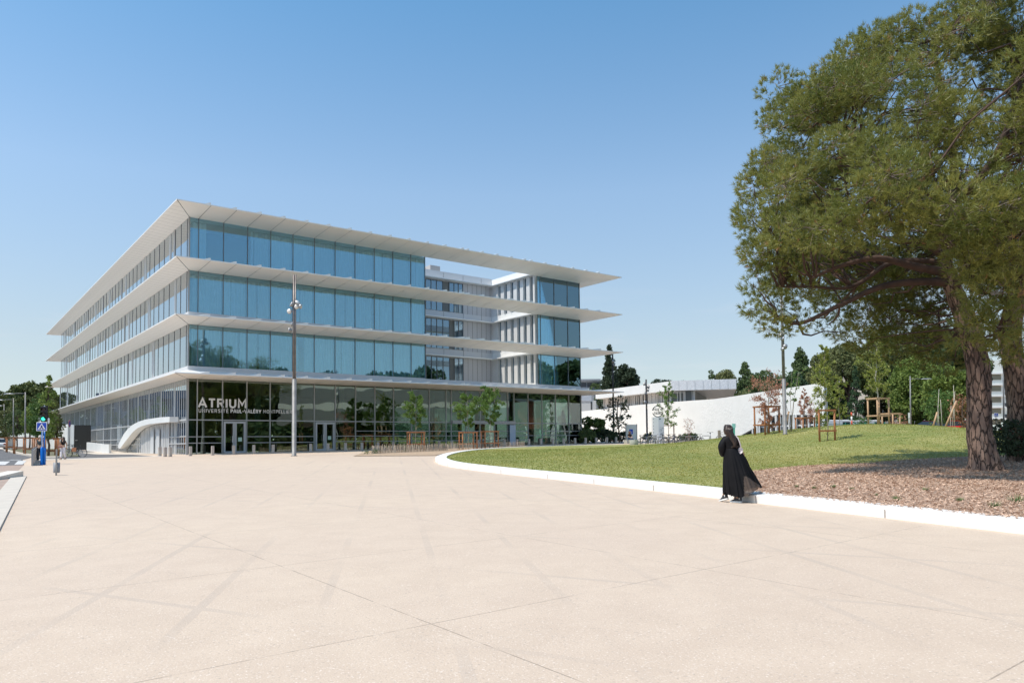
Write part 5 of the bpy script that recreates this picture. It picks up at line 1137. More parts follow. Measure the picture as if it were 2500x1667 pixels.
# ------------------------------------------------------------------ vehicles
cglass=mat('car_glass',(.02,.025,.03),.08,spec=.8)
def car(loc,rz,label,col,kind='car',cat='car'):
    r=empty('parked_'+kind,loc,rz,label,cat)
    if kind=='van': low=[(-2.4,.35),(-2.4,1.0),(-2.35,1.9),(1.2,1.92),(1.75,1.2),(2.35,1.0),(2.4,.35)]; gl=[(1.0,1.15),(1.15,1.85),(1.25,1.85),(1.72,1.2)]; w_=.95; ax=(-1.5,1.5)
    else: low=[(-2.05,.32),(-2.08,.75),(-1.95,.92),(-1.0,.98),(.9,.96),(1.9,.82),(2.05,.6),(2.05,.32)]; ax=(-1.25,1.3); w_=.86
    m=MB(); n=len(low); vs=[(x,-w_,z) for x,z in low]+[(x,w_,z) for x,z in low]; m.add(vs,[tuple(range(n)),tuple(range(2*n-1,n-1,-1))]+[(i,n+i,n+(i+1)%n,(i+1)%n) for i in range(n)]); m.build('body',col,r,bevel=.07)
    if kind!='van':
        cab=[(-1.75,.94),(-1.35,1.40),(.15,1.44),(.95,.96)]; m=MB(); vs=[(x,-w_+.06+(z>1.2)*.14,z) for x,z in cab]+[(x,w_-.06-(z>1.2)*.14,z) for x,z in cab]; m.add(vs,[(0,1,2,3),(7,6,5,4),(0,4,5,1),(2,6,7,3)]); cb=m.build('windows',cglass,r)
        m=MB(); m.add([(-1.38,-.68,1.405),(.18,-.68,1.445),(.18,.68,1.445),(-1.38,.68,1.405),(-1.3,-.6,1.45),(.1,-.6,1.48),(.1,.6,1.48),(-1.3,.6,1.45)],[(0,1,5,4),(1,2,6,5),(2,3,7,6),(3,0,4,7),(4,5,6,7)]); m.build('roof',col,r)
    else:
        m=MB(); m.box(.45,1.25,-w_-.01,w_+.01,1.15,1.7); m.add([(1.30,-.8,1.80),(1.76,-.85,1.24),(1.76,.85,1.24),(1.30,.8,1.80)],[(0,1,2,3)]); m.build('windows',cglass,r)
    for x in ax:
        for s in (-1,1):
            m=MB(); Mq=Matrix(((1,0,0),(0,0,-1),(0,1,0))); m.lathe([(.2,-.1),(.32,-.1),(.33,0),(.32,.1),(.2,.1)],(x,s*(w_-.08),.33),16,M=Mq); wq=m.build('wheel',tyre,r,True); m=MB(); m.lathe([(.19,-.11),(.19,.11)],(x,s*(w_-.08),.33),12,M=Mq); m.build('rim',chrome,wq,True)
    for s in (-1,1):
        m=MB(); m.box(2.0,2.08,s*.62-.15,s*.62+.15,.6,.74); m.build('headlight',mat('head_lamp',(.7,.7,.7),.2),r); m=MB(); m.box(-2.12,-2.04,s*.66-.12,s*.66+.12,.66,.82); m.build('tail_light',mat('tail_lamp',(.4,.02,.02),.3),r)
    return r
wp=mat('car_white',(.8,.8,.8),.3); 
X=(-5-1250)/FP*95; car((X,95,gz(X,95)),2.2,'white car parked on the far left beyond the timber guards',wp)
zc=1.35
m=MB(); m.prism([(20,65.5),(70,65.5),(78,96),(20,96)],.6,1.75); tag(m.build('side_road',asphalt),kind='structure')
def carat(x,Y,rz,label,col,kind='car',z=zc,cat='car'): X=(x-1250)/FP*Y; return car((X,Y,z),rz,label,col,kind,cat)
carat(2257,68,2.6,'dark car with wine-red body below the pale wall behind the lawn',mat('car_maroon',(.10,.012,.02),.25),z=1.76)
carat(2316,67,2.9,'bright red car half hidden behind leaning stakes on the right',mat('car_red',(.62,.01,.015),.25),z=1.76)
carat(2035,78,.1,'white van behind the frame of the near tree guard','' or wp,'van',1.76,'van')
carat(2112,80,.1,'white van behind the crest guard on the lawn',wp,'van',1.76,'van')
carat(2490,80,.4,'dark car under the apartment block between the pine trunks',mat('car_grey',(.05,.055,.06),.3),z=1.9)
for i,(x,Y) in enumerate(((1640,70),(1735,66),(1768,64))):
    X=(x-1250)/FP*Y; bicycle((X,Y,gz(X,Y)+(.0 if i<1 else .15)),.3+i,['dark bicycle at the foot of the white wall','blue-grey bicycle to the left of the brown post','bicycle just behind the head of the walking woman'][i],cols[2 if i==1 else 0])
# ------------------------------------------------------------------ far buildings
# white library with a long curved wall
lib=empty('library_building',(20,100,0),0,'long white concrete building with sloping curved wall and overhanging upper floor','building')
def LW(x,y): return (x-20,y-100)
wallm=mat('library_white',(.86,.85,.82),.7,nscale=.8,col2=(.82,.81,.78),bump=.0)
def relief():
    m=MATS['library_white']; t=m.node_tree; b=t.nodes['Principled BSDF']; tc=t.nodes.new('ShaderNodeTexCoord'); n=t.nodes.new('ShaderNodeTexVoronoi'); n.inputs['Scale'].default_value=3.2; t.links.new(tc.outputs['Object'],n.inputs['Vector'])
    n2=t.nodes.new('ShaderNodeTexNoise'); n2.inputs['Scale'].default_value=.16; t.links.new(tc.outputs['Object'],n2.inputs['Vector']); r=t.nodes.new('ShaderNodeMapRange'); r.inputs[1].default_value=.48; r.inputs[2].default_value=.6; t.links.new(n2.outputs[0],r.inputs[0])
    mu=t.nodes.new('ShaderNodeMath'); mu.operation='MULTIPLY'; t.links.new(n.outputs['Distance'],mu.inputs[0]); t.links.new(r.outputs[0],mu.inputs[1])
    bp=t.nodes.new('ShaderNodeBump'); bp.inputs['Distance'].default_value=.02; t.links.new(mu.outputs[0],bp.inputs['Height']); t.links.new(bp.outputs[0],b.inputs['Normal'])
relief()
PW=[(1395,1004+5,131),(1418,1004,126),(1455,1000,120),(1549,989,108),(1640,981,100),(1743,974,91.5),(1800,966,86),(1853,957.4,81),(1930,946,74.5),(2011,934,69)]
LWb={0:1050,1:1050}
top=[];bot=[]
def low(x):
    if x<1800: return None
    if x<1855: return 1066-(x-1800)/55*30.5
    if x<1890: return 1035.5-(x-1855)/35*22.5
    return 1012.5
PX=[]
for i in range(len(PW)-1):
    a,b=PW[i],PW[i+1]
    for k in range(6): t=k/6; PX.append(tuple(a[q]+(b[q]-a[q])*t for q in range(3)))
PX.append(PW[-1])
for x,y,Y in PX:
    p=at(x,y,Y); top.append(p); l=low(x); bot.append(at(x,l,Y).z if l else gz(p.x,p.y)-.6)
m=MB(); n=len(top); 
vs=[(p.x-20,p.y-100,p.z) for p in top]+[(p.x-20,p.y-100,z) for p,z in zip(top,bot)]+[(p.x-20+.45,p.y-100+.35,p.z) for p in top]+[(p.x-20+.45,p.y-100+.35,z) for p,z in zip(top,bot)]
for i in range(n-1): m.add(vs[i:i+2]+vs[n+i:n+i+2]+vs[2*n+i:2*n+i+2]+vs[3*n+i:3*n+i+2],[(0,1,3,2),(4,6,7,5),(0,4,5,1),(2,3,7,6)]) 
m.add([vs[n-1],vs[2*n-1],vs[4*n-1],vs[3*n-1]],[(0,1,2,3)])
m.build('curved_wall',wallm,lib,False)
# glazing below the raised part of the wall
G0=[(x,p.x,p.y) for (x,_,_),p in zip(PX,top) if x>1795]
m=MB(); 
for (a,b) in zip(G0[:-1],G0[1:]): m.add([(a[1]-20+.5,a[2]-100+.4,.3),(b[1]-20+.5,b[2]-100+.4,.3),(b[1]-20+.5,b[2]-100+.4,5.2),(a[1]-20+.5,a[2]-100+.4,5.2)],[(0,1,2,3)])
m.build('glazing',mat('library_glass',(.03,.045,.055),.12,spec=.7),lib)
m=MB()
xs=[1835,1847,1852,1868,1880,1893,1903,1912,1925,1936,1942,1957,1972,1987,1998,2009]
for i,x in enumerate(xs):
    j=min(range(len(PX)),key=lambda q:abs(PX[q][0]-x)); a=PX[max(j-1,0)]; Y=np.interp(x,[q[0] for q in PX],[q[2] for q in PX]); p=at(x,1040,Y); lw=low(x); zt=at(x,lw,Y).z
    wd=.16 if i%2 else .09; m.obox((p.x-20+.12,p.y-100+.1,(zt+.4)/2),wd,.25,zt-.4)
m.build('glazing_mullion',white,lib)
m=MB(); 
for (a,b) in zip(G0[:-1],G0[1:]):
    if a[0]<1850: continue
    m.add([(q[1]-20+dx,q[2]-100+dx,z) for q in (a,b) for dx in (.2,.48) for z in (3.0,3.15)],[(0,4,5,1),(1,5,7,3),(0,2,6,4)])
m.build('glazing_transom',white,lib)
# upper floor
cL=at(1454,970,118); cC=at(1638,953,100); cR=at(1798,953,98); zt=9.76; zb=8.49
bx_=lambda p:(p.x-20,p.y-100)
A_,B_,C_=bx_(cL),bx_(cC),bx_(cR); D_=(C_[0]+6,C_[1]+22); E_=(A_[0]+16,A_[1]+14)
m=MB(); m.prism([A_,B_,C_,D_,E_],zb,zt); m.build('roof_fascia',white,lib)
pm=mat('perforated_metal',(.80,.80,.82),.5,nscale=6,col2=(.66,.66,.68)); d=Vector((C_[0]-B_[0],C_[1]-B_[1],0)); 
for k in range(8):
    a=Vector((*B_,0))+d*(k/8+.004); b=Vector((*B_,0))+d*((k+1)/8-.004); m=MB(); m.add([(a.x,a.y-.06,zb-.02),(b.x,b.y-.06,zb-.02),(b.x,b.y-.06,zt+.04),(a.x,a.y-.06,zt+.04),(a.x,a.y-.03,zb-.02),(b.x,b.y-.03,zb-.02),(b.x,b.y-.03,zt+.04),(a.x,a.y-.03,zt+.04)],[(0,1,2,3),(7,6,5,4),(0,4,5,1),(3,2,6,7),(0,3,7,4),(1,5,6,2)]); m.build('perforated_panel',pm,lib)
ins=lambda P,dx,dy:(P[0]+dx,P[1]+dy)
m=MB(); m.prism([ins(A_,1.6,1.0),ins(B_,.6,2.5),ins(C_,-5,2.5),ins(D_,-5,-3),ins(E_,0,-3)],4.5,zb-.01); m.build('upper_wall',mat('upper_wall_grey',(.22,.24,.25),.3),lib)  # dark grey body set back behind the white fins
m=MB(); a=Vector((*ins(A_,1.3,.7),0)); b=Vector((*ins(B_,.4,2.2),0)); dd=b-a; rq=random.Random(6); t=0
while t<.97:
    wv=rq.choice([.010,.014,.02,.05 if rq.random()<.3 else .014]); p=a+dd*t; q=a+dd*min(t+wv,1); m.add([(p.x,p.y,4.5),(q.x,q.y,4.5),(q.x,q.y,zb-.01),(p.x,p.y,zb-.01),(p.x+.1,p.y+.12,4.5),(q.x+.1,q.y+.12,4.5),(q.x+.1,q.y+.12,zb-.01),(p.x+.1,p.y+.12,zb-.01)],[(0,1,2,3),(0,3,7,4),(1,5,6,2)]); t+=wv+rq.choice([.006,.012,.018])
m.build('upper_fins',mat('upper_fin_white',(.74,.70,.66),.6),lib)
m=MB(); p0=Vector((*ins(B_,.4,2.35),0)); p1=Vector((*ins(C_,-5,2.35),0)); dd=p1-p0
for f in (0,.03,.30,.42,.44,.55,.60,.9,.96,1): q=p0+dd*f; m.obox((q.x,q.y,6.4),.22 if f in(.42,.6,0) else .1,.1,4.1)
for z in (6.35,8.3): q=p0+dd*.5; m.obox((q.x,q.y-.003,z),dd.length,.08,.1)
m.build('upper_frame',white,lib)
# dark modern block and pale sheds glimpsed right of the glass building
def block(name,label,cat,x0,x1,yt,yb,Y,depth,m_,parts=()):
    a=at(x0,yt,Y); b=at(x1,yt,Y); z0=at(x0,yb,Y).z; r=empty(name,(a.x,Y,0),0,label,cat); w_=b.x-a.x
    q=MB(); q.box(0,w_,0,depth,z0,a.z); q.build('wall',m_,r)
    for nm,px0,px1,py0,py1,mm,dp in parts:
        p=at(px0,py0,Y); s=at(px1,py1,Y); q=MB(); q.box(p.x-a.x,s.x-a.x,-dp,-.004,s.z,p.z); q.build(nm,mm,r)
    return r
dg=mat('dark_glazing',(.04,.045,.06),.2); 
block('office_block','dark glazed block with grey roof edge glimpsed right of the glass building','building',1396,1466,929,1000,150,18,mat('block_grey',(.44,.45,.48),.6),[('glazing',1398,1432,934,945,dg,.05),('glazing',1433,1449,934,945,dg,.05),('glazing',1450,1464,934,945,dg,.05),('roof_edge',1396,1466,926,930,mat('roof_grey',(.30,.31,.33),.5),.5)])
block('pale_annex','low pale annex with a dark slot behind the shrubs, right of the glass corner','building',1404,1455,978,1040,138,10,mat('annex_beige',(.62,.60,.57),.7),[('slot',1442,1446,981,1000,dark,.03),('upper_band',1404,1444,966,979,mat('annex_grey',(.50,.52,.56),.6),.1)])
beige=mat('house_beige',(.62,.55,.46),.8); pink=mat('house_pink',(.62,.36,.27),.8); tile=mat('roof_tile',(.42,.20,.13),.8)
block('house','cream house with salmon walls partly hidden by the umbrella pine','house',2018,2120,884,1030,135,14,beige,[('pink_panel',2062,2082,880,925,pink,.3),('pink_panel',2030,2045,905,925,pink,.2),('window',2068,2076,905,918,dg,.32),('window',2026,2034,930,942,dg,.05),('window',2100,2108,925,938,dg,.05),('roof',2012,2126,878,884.5,tile,.8)])
block('low_building','low white building behind the lawn left of the dark green wall','building',2096,2262,986,1034,100,8,mat('low_white',(.74,.72,.68),.7),[('window',2110,2130,996,1006,dg,.05),('roof_edge',2092,2266,983,987,mat('roof_pale',(.7,.7,.7),.6),.5)])
block('dark_green_wall','dark green panel wall above a pale base beside the street lamp','wall',2226,2300,996,1046,84,.4,mat('panel_green',(.012,.035,.030),.6),[('base_wall',2224,2304,1024,1050,mat('low_white',(.74,.72,.68)),.12)])
ap=mat('apartment_cream',(.76,.76,.70),.7); parts_=[]
for k in range(5):
    y0=879+k*27.5
    parts_+= [('balcony_shade_strip',2416,2444,y0+35 if k==0 else y0+35,y0+48,mat('balcony_shade',(.20,.19,.14),.6),.04),('sill',2408,2452,y0+31,y0+34,white,.35),('window',2453,2462,y0+22,y0+31,dg,.05)]  # shade of the balconies painted in as flat dark strips
block('apartment_block','cream apartment block with horizontal balconies between the two pine trunks','building',2404,2468,879,1030,112,14,ap,parts_)
parts_=[]
for k in range(6):
    y0=865+k*27; parts_+=[('sill',2480,2560,y0,y0+4,white,.5),('window',2495,2512,y0+9,y0+24,mat('blue_glass',(.06,.16,.26),.2),.04),('window',2518,2540,y0+9,y0+24,dg,.04)]
block('apartment_block','white apartment block at the right picture edge behind the second pine trunk','building',2476,2575,860,1030,100,1.2,ap,parts_)
# walls at the left: black gate and long white wall
gb=lambda a,b,z=0:tuple(loc(a,b,z))
def wallseg(name,label,cat,A_,B_,z0,z1,th_,m_,z1b=None):
    a=Vector((*A_,0)); b=Vector((*B_,0)); d=(b-a).normalized(); n_=Vector((-d.y,d.x,0))*th_; z1b=z1b or z1
    m=MB(); vs=[]
    for p,zz in ((a,z1),(b,z1b)):
        q=p-a; vs+=[(q.x,q.y,z0),(q.x,q.y,zz),(q.x+n_.x,q.y+n_.y,zz),(q.x+n_.x,q.y+n_.y,z0)]
    m.add(vs,[(0,4,5,1),(1,5,6,2),(2,6,7,3),(0,1,2,3),(7,6,5,4)]); o=m.build(name,m_,None); o.location=a; return tag(o,label,cat)
g0=gb(-3.05,40); g1=gb(-.2,38.2)
xa=(181-1250)/FP*83; xb=(219.5-1250)/FP*83
r=empty('gate',(xa,83,0),0,'tall plain black gate between the white wall and the glass facade','gate'); m=MB(); m.box(0,xb-xa,0,.15,gz(xa,83)+.02,4.1); m.build('leaf_panel',mat('gate_black',(.018,.016,.014),.5),r); m=MB(); m.box(-.12,-.005,-.05,.2,1.0,4.15); m.box(-.45,-.125,-.02,.2,1.0,4.17); m.build('jamb',white,r); m=MB(); m.box(.15,.4,-.06,-.005,2.35,2.45); m.build('handle',steel,r); m=MB(); m.box(.0,xb-xa,-.1,-.004,gz(xa,83)-.1,gz(xa,83)+.02); m.build('threshold',kerbm,r)
wm=mat('boundary_white',(.74,.73,.71),.7,nscale=1,col2=(.68,.67,.65))
wallseg('boundary_wall','tall white boundary wall running left from the black gate','wall',(xa-.45,83.1),((118-1250)/FP*118,118),.8,at(176,1035,83).z,.3,wm,at(119,1046,118).z)
wallseg('boundary_wall','long low white wall behind the roadside trees on the far left','wall',((128-1250)/FP*112,112),((-60-1250)/FP*210,210),.8,3.6,.3,wm,4.4)
a=hit(272,1106); b=(a.x-1.0,a.y+12)
wallseg('low_wall','low white wall end beside the ramp in front of the side facade','wall',(a.x,a.y),(a.x-.95,a.y+.6),.6,gz(a.x,a.y)+.85,.25,wm)
wallseg('low_wall','low white wall stepping back from the ramp towards the black gate','wall',(a.x-.2,a.y+.3),((218-1250)/FP*80,80),.6,gz(a.x,a.y)+.78,.25,wm,2.15)
# green mesh fence behind the lawn
r=empty('mesh_fence',(28,68,0),0,'green wire mesh fence behind the lawn left of the crest guard','fence'); m=MB()
for i in range(9): m.box(i*.9-.03,i*.9+.03,-.03,.03,1.2,3.2)
m.build('posts',mat('fence_green',(.03,.22,.17),.5),r); m=MB()
for i in range(60): m.box(i*.12-.008,i*.12+.008,-.006,.006,1.3,3.1)
for z in (1.4,2.2,3.05): m.box(0,7.2,-.009,.009,z,z+.03)
m.build('mesh',mat('fence_green',(.03,.22,.17)),r)
# ------------------------------------------------------------------ trees
R5=np.random.default_rng
trunkm=mat('trunk_brown',(.12,.085,.06),.9,nscale=6,col2=(.07,.05,.04),bump=.02,bscale=12)
g_pine=mat('foliage_pine',(.060,.085,.022),.7,island=.6,nscale=.35,col2=(.17,.19,.05),translu=.15)
g_dark=mat('foliage_dark',(.045,.08,.025),.7,island=.6,nscale=.4,col2=(.125,.17,.05),translu=.15)
g_bright=mat('foliage_bright',(.10,.155,.028),.65,island=.6,nscale=.4,col2=(.25,.32,.065),translu=.3)
g_cyp=mat('foliage_cypress',(.018,.034,.014),.7,island=.6,nscale=.6,col2=(.045,.07,.026),translu=.05)
g_cyp2=mat('foliage_cypress_green',(.035,.075,.028),.7,island=.6,nscale=.6,col2=(.06,.11,.04),translu=.1)
g_oliv=mat('foliage_olive',(.09,.11,.035),.7,island=.6,nscale=.4,col2=(.20,.21,.075),translu=.15)
g_rust=mat('foliage_rust',(.20,.09,.045),.8,island=.8,nscale=.6,col2=(.38,.19,.11),translu=.1)
def T(name,label,cat,px,ytop,ybase,Y,wpx,shape,ml,leaf,per,seed,n=40,group=None,cl=.16,zb=None,low=.25,trunk=.25,base=None,flat=.8,shell=.5,aspect=.6):
    rg=R5(seed); X=(px-1250)/FP*Y; z=base if base is not None else gz(X,Y); H=at(px,ytop,Y).z-z; Wd=wpx/FP*Y/2; cs=[]
    for i in range(n):
        if shape=='cone':
            t=rg.uniform(0,1)**.8; zz=H*(low+(1-low)*t); r_=Wd*(1-t)**.8*rg.uniform(.5,1)+.02; a=rg.uniform(0,6.28); cr=H*cl*(1.15-.75*t)
        elif shape=='col':
            t=rg.uniform(0,1); zz=H*(low+(1-low)*t); r_=Wd*(.35+.65*math.sin(math.pi*min(.12+t*.55,1)))*(1 if t<.6 else (1-t)/.4*.9+.1)*rg.uniform(.2,.75); a=rg.uniform(0,6.28); cr=Wd*.42*(1 if t<.75 else .5)
        elif shape=='umb':
            d=unit(rg,1)[0]; d[2]=abs(d[2]); q=rg.uniform(.5,1)**.5; a=math.atan2(d[1],d[0]); r_=Wd*q*math.hypot(d[0],d[1])*.88; zz=H*(low+(1-low)*d[2]*q*.85); cr=H*cl*rg.uniform(.7,1.1)
        else:
            d=unit(rg,1)[0]; q=rg.uniform(.4,1)**.5; a=math.atan2(d[1],d[0]); r_=Wd*q*math.hypot(d[0],d[1])*.85; zz=H*(low+1)/2+H*(1-low)/2*d[2]*q*.85; cr=H*cl*rg.uniform(.6,1.15)
        cs.append(((r_*math.cos(a),r_*math.sin(a),max(zz,.3)),cr))
    return tree(name,label,cat,X,Y,z,H,cs,rg,ml,trunkm,leaf,per,trunk,group,8,.8 if shape!='umb' else low+.1,flat,aspect,shell)
bg='trees behind the white library'
T('cypress','tall dark cypress rising behind the roof tip of the glass building','tree',1490,842,1060,140,62,'cone',g_cyp,.17,330,31,120,low=.10,cl=.055,trunk=.3)
T('cypress','broader dark jagged conifer just right of the tall cypress','tree',1531,884,1060,146,62,'round',g_cyp,.24,240,32,80,low=.45,cl=.06,trunk=.3)
T('conifer','small green shrubby tree at the foot of the tall cypress','tree',1464,925,1010,150,46,'round',g_dark,.2,120,33,16,low=.3,cl=.1)
T('magnolia_tree','dark large-leaved young tree silhouetted against the white wall','tree',1509,955,1075,78,70,'round',lf_dark,.17,70,34,46,low=.12,cl=.075,trunk=.09,shell=.2)
for i,(px,yt,wd,Y,mm,lb,sh) in enumerate(((1449,1018,66,80,lf_mid,'leafy green shrub with pale spots right of the glass corner','round'),(1432,1046,50,77,g_dark,'dark rounded shrub at the glass corner of the building','round'),(1478,1048,62,78,g_dark,'dark low shrub under the dark young tree','round'),(1516,1052,60,80,g_dark,'dark shrub reaching towards the seated person','round'),(1588,1055,44,86,g_oliv,'yellow-green shrub at the foot of the white wall beside the black mast','round'),(1668,1058,30,84,g_dark,'dark green shrub left of the withered bush at the white wall','round'),(1690,1057,26,84,g_dark,'dark green shrub right of the withered bush at the white wall','round'))):
    T('shrub',lb,'shrub',px,yt,1078,Y,wd,sh,mm if i not in (2,3) else g_cyp,.15,420,50+i,34,low=.0,cl=.22,trunk=.05)
X=(1680-1250)/FP*83; young('withered_bush','withered reddish bush between two dark shrubs at the white wall',X,83,gz(X,83),2.3,.1,.9,61,lf_dead,350,.07,'vase',.03,cat='bush',split=2)
X=(1632-1250)/FP*72; guard('tree_guard',Vector((X,72,gz(X,72))),1.0,1.75,2,'thin two-post frame of the young tree beside the white totem',m_=mat('guard_grey',(.30,.22,.17),.8)); young('young_tree','light green young tree against the white wall right of the totem',X,72,gz(X,72),5.6,.25,1.35,62,lf_acacia,1900,.085,'col',.04,nb=24,up=.6,sub=5)
for (px,yt,wd,Y,mm,sh,lb,lw_,n_) in ((1678,921,52,150,g_dark,'umb','small flat-topped green tree peeping over the library roof',.6,14),(1618,920,46,150,g_cyp,'umb','dark wispy cedar top left of the flat-topped tree over the library roof',.72,8),
  (1738,905,34,140,g_dark,'cone','small bluish conifer top left of the other trees above the library',.4,16),(1772,902,34,140,g_oliv,'round','yellowish round tree top above the perforated panels',.4,18),(1822,888,95,130,g_dark,'cone','dark conical conifer just right of the perforated panels',.1,60),
  (1868,906,110,125,g_dark,'round','broad dark green tree mass left of the tall mast',.1,60),(1835,945,120,118,g_oliv,'round','low olive-green tree mass behind the sloping white wall',.05,60),(1898,905,60,120,g_dark,'round','bushy dark green tree directly behind the tall mast',.1,50),(1958,853,100,105,g_dark,'cone','large dark conifer right of the tall mast',.12,90),(1935,905,90,100,g_cyp2,'round','dense mid-green tree in front of the large conifer',.05,60)):
    T('background_tree',lb,'tree',px,yt,1060,Y,wd,sh,mm,.22,210,int(px),n_,bg,low=lw_,cl=.11 if sh!='cone' else .09,trunk=.35)
T('umbrella_pine','olive-green umbrella pine with forked dark trunks behind the lawn','pine tree',2075,831,1030,92,190,'umb',g_oliv,.19,330,71,120,low=.62,cl=.085,trunk=.42)
T('cypress','narrow green cypress left of the crest guard','tree',2091,892,1030,84,46,'cone',g_cyp2,.11,500,72,110,low=.03,cl=.045,trunk=.2)
T('background_tree','dark olive pine mass directly above the street lamp','tree',2175,812,1030,88,190,'round',g_pine,.21,300,73,140,bg,low=.35,cl=.10,trunk=.4)
T('background_tree','dark pine mass between the street lamp and the big trunk','tree',2290,800,1030,92,230,'round',g_dark,.21,300,74,150,bg,low=.25,cl=.11,trunk=.4)
T('background_tree','bright green pine with rounded top right of the street lamp','tree',2243,862,1030,76,130,'round',g_bright,.16,330,75,130,bg,low=.12,cl=.10,trunk=.3,base=1.4)
T('background_tree','bright green tree behind the leaning stakes','tree',2318,885,1030,70,120,'round',g_bright,.16,330,76,120,bg,low=.15,cl=.10,trunk=.3,base=1.4)
T('background_tree','small fresh green tree in front of the dark green wall','tree',2296,948,1040,62,80,'round',lf_mid,.11,160,77,60,bg,low=.2,cl=.10,trunk=.1,base=1.5)
T('background_tree','mid-green tree mass in front of the cream house left of the narrow cypress','tree',2032,925,1030,98,120,'round',g_dark,.2,260,91,70,bg,low=.02,cl=.11,trunk=.2)
T('background_tree','olive tree mass above the low white building between cypress and street lamp','tree',2150,940,1030,96,110,'round',g_oliv,.2,260,92,60,bg,low=.25,cl=.11,trunk=.2)
T('background_tree','rusty dead conifer right of the red car against the big trunk','dead tree',2352,950,1045,58,72,'round',g_rust,.10,80,78,60,low=.05,cl=.12,trunk=.1,base=1.4)
T('background_tree','reddish thin bush behind the crest guards','bush',2195,1008,1040,66,60,'round',g_rust,.10,30,79,26,low=.0,cl=.16,trunk=.06,base=1.6,shell=.2)
T('hedge_shrub','clipped green hedge between the cypress and the striped post','hedge',2108,1014,1040,72,46,'round',lf_mid,.10,170,80,30,low=0,cl=.2,trunk=.05,base=1.6)
# left side trees
T('stone_pine','huge domed dark pine crown behind the roadside trees on the left','pine tree',80,922,1060,150,230,'umb',g_pine,.30,140,81,180,low=.3,cl=.09,trunk=.5)
T('stone_pine','dark pine crown at the left picture edge','pine tree',-18,938,1060,150,230,'umb',g_pine,.30,140,82,110,low=.3,cl=.10,trunk=.5)
left=[(118,918,58,46,'col',g_bright,'tall columnar street tree directly behind the traffic light',.25),(95,962,78,62,'col',lf_mid,'leafy street tree between the nearest street lamp and the traffic light',.3),(72,985,86,40,'round',g_bright,'round street tree just right of the nearest lamp pole',.3),(40,990,92,52,'round',g_dark,'dark street tree between the first and second lamp poles',.25),(12,985,104,56,'round',g_oliv,'greyish olive street tree at the left picture edge',.1),(138,1000,74,40,'col',g_oliv,'thin open street tree against the end of the glass facade',.35)]
for px,yt,Y,wd,sh,mm,lb,lw_ in left: T('street_tree',lb,'tree',px,yt,1095,Y,wd,sh,mm,.14,170,int(px)+90,50,'street trees along the left road',low=lw_,cl=.085,trunk=.1,shell=.25)
# trees and buildings out of frame on the right and behind, mirrored in the glass
# dark shrub and small plants
T('shrub','large very dark shrub in the shade behind the big pine trunk','shrub',2482,1022,1120,27,140,'round',g_cyp,.06,900,95,40,low=.0,cl=.24,trunk=.06,base=.9)
for (x,y,s,lb) in ((894,1109,.28,'small green plant on the plaza left of the paling fence'),(918,1108,.32,'bluish green plant at the left tip of the paling fence'),(990,1104,.25,'small yellow-flowering plant behind the front palings')):
    p=hit(x,y); c=np.array(p)+np.array([0,0,s*.5]); g=R5(int(x)); o=leaves('small_plant',c+g.normal(size=(140,3))*s*.38,.035,lf_mid,None,g); tag(o,lb,'plant')
# ------------------------------------------------------------------ the big pine
bark=mat('pine_bark',(.12,.075,.06),.9,nscale=1.6,col2=(.32,.215,.165),detail=6,stretch=(3.2,3.2,.8))
def bark_setup():
    m=MATS['pine_bark']; t=m.node_tree; b=t.nodes['Principled BSDF']; src=b.inputs['Base Color'].links[0].from_socket; tc=t.nodes.new('ShaderNodeTexCoord'); mp=t.nodes.new('ShaderNodeMapping'); mp.inputs['Scale'].default_value=(20,20,5); t.links.new(tc.outputs['Object'],mp.inputs[0])
    ns=t.nodes.new('ShaderNodeTexNoise'); ns.inputs['Scale'].default_value=1.4; ns.inputs['Detail'].default_value=3; t.links.new(mp.outputs[0],ns.inputs['Vector']); ad=t.nodes.new('ShaderNodeMix'); ad.data_type='VECTOR'; ad.inputs[0].default_value=.62; t.links.new(mp.outputs[0],ad.inputs[4]); t.links.new(ns.outputs['Color'],ad.inputs[5])
    v=t.nodes.new('ShaderNodeTexVoronoi'); v.feature='DISTANCE_TO_EDGE'; v.inputs['Scale'].default_value=1.0; t.links.new(ad.outputs[1],v.inputs['Vector'])
    r=t.nodes.new('ShaderNodeMapRange'); r.inputs[1].default_value=0; r.inputs[2].default_value=.10; t.links.new(v.outputs['Distance'],r.inputs[0])
    mx=t.nodes.new('ShaderNodeMix'); mx.data_type='RGBA'; mx.inputs[6].default_value=(.05,.032,.026,1); t.links.new(src,mx.inputs[7]); t.links.new(r.outputs[0],mx.inputs[0]); t.links.new(mx.outputs[2],b.inputs['Base Color'])
    bp=t.nodes.new('ShaderNodeBump'); bp.inputs['Distance'].default_value=.06; t.links.new(r.outputs[0],bp.inputs['Height']); t.links.new(bp.outputs[0],b.inputs['Normal'])
bark_setup()
needle=mat('pine_needle',(.095,.14,.024),.45,island=.5,nscale=.8,col2=(.36,.34,.085),translu=.35)
needle2=mat('pine_needle_dry',(.32,.17,.06),.7,island=.8,col2=(.22,.14,.05))
def needles(P,D,parent,g,per=11,ln=.16,wd=.0095,name='needles',m_=needle):
    n=len(P); P=np.repeat(P,per,0); D=np.repeat(D,per,0); d=D+g.normal(size=D.shape)*.55; d/=np.linalg.norm(d,axis=1)[:,None]
    sd=np.cross(d,unit(g,len(d))); sd/=np.linalg.norm(sd,axis=1)[:,None]+1e-9; l=ln*g.uniform(.7,1.25,len(d))[:,None]; s=sd*wd
    b=P+g.normal(size=P.shape)*.02
    V=np.stack([b-s,b+s,b+d*l],1).reshape(-1,3); return fastmesh(name,V,np.arange(len(V)).reshape(-1,3),m_,parent)
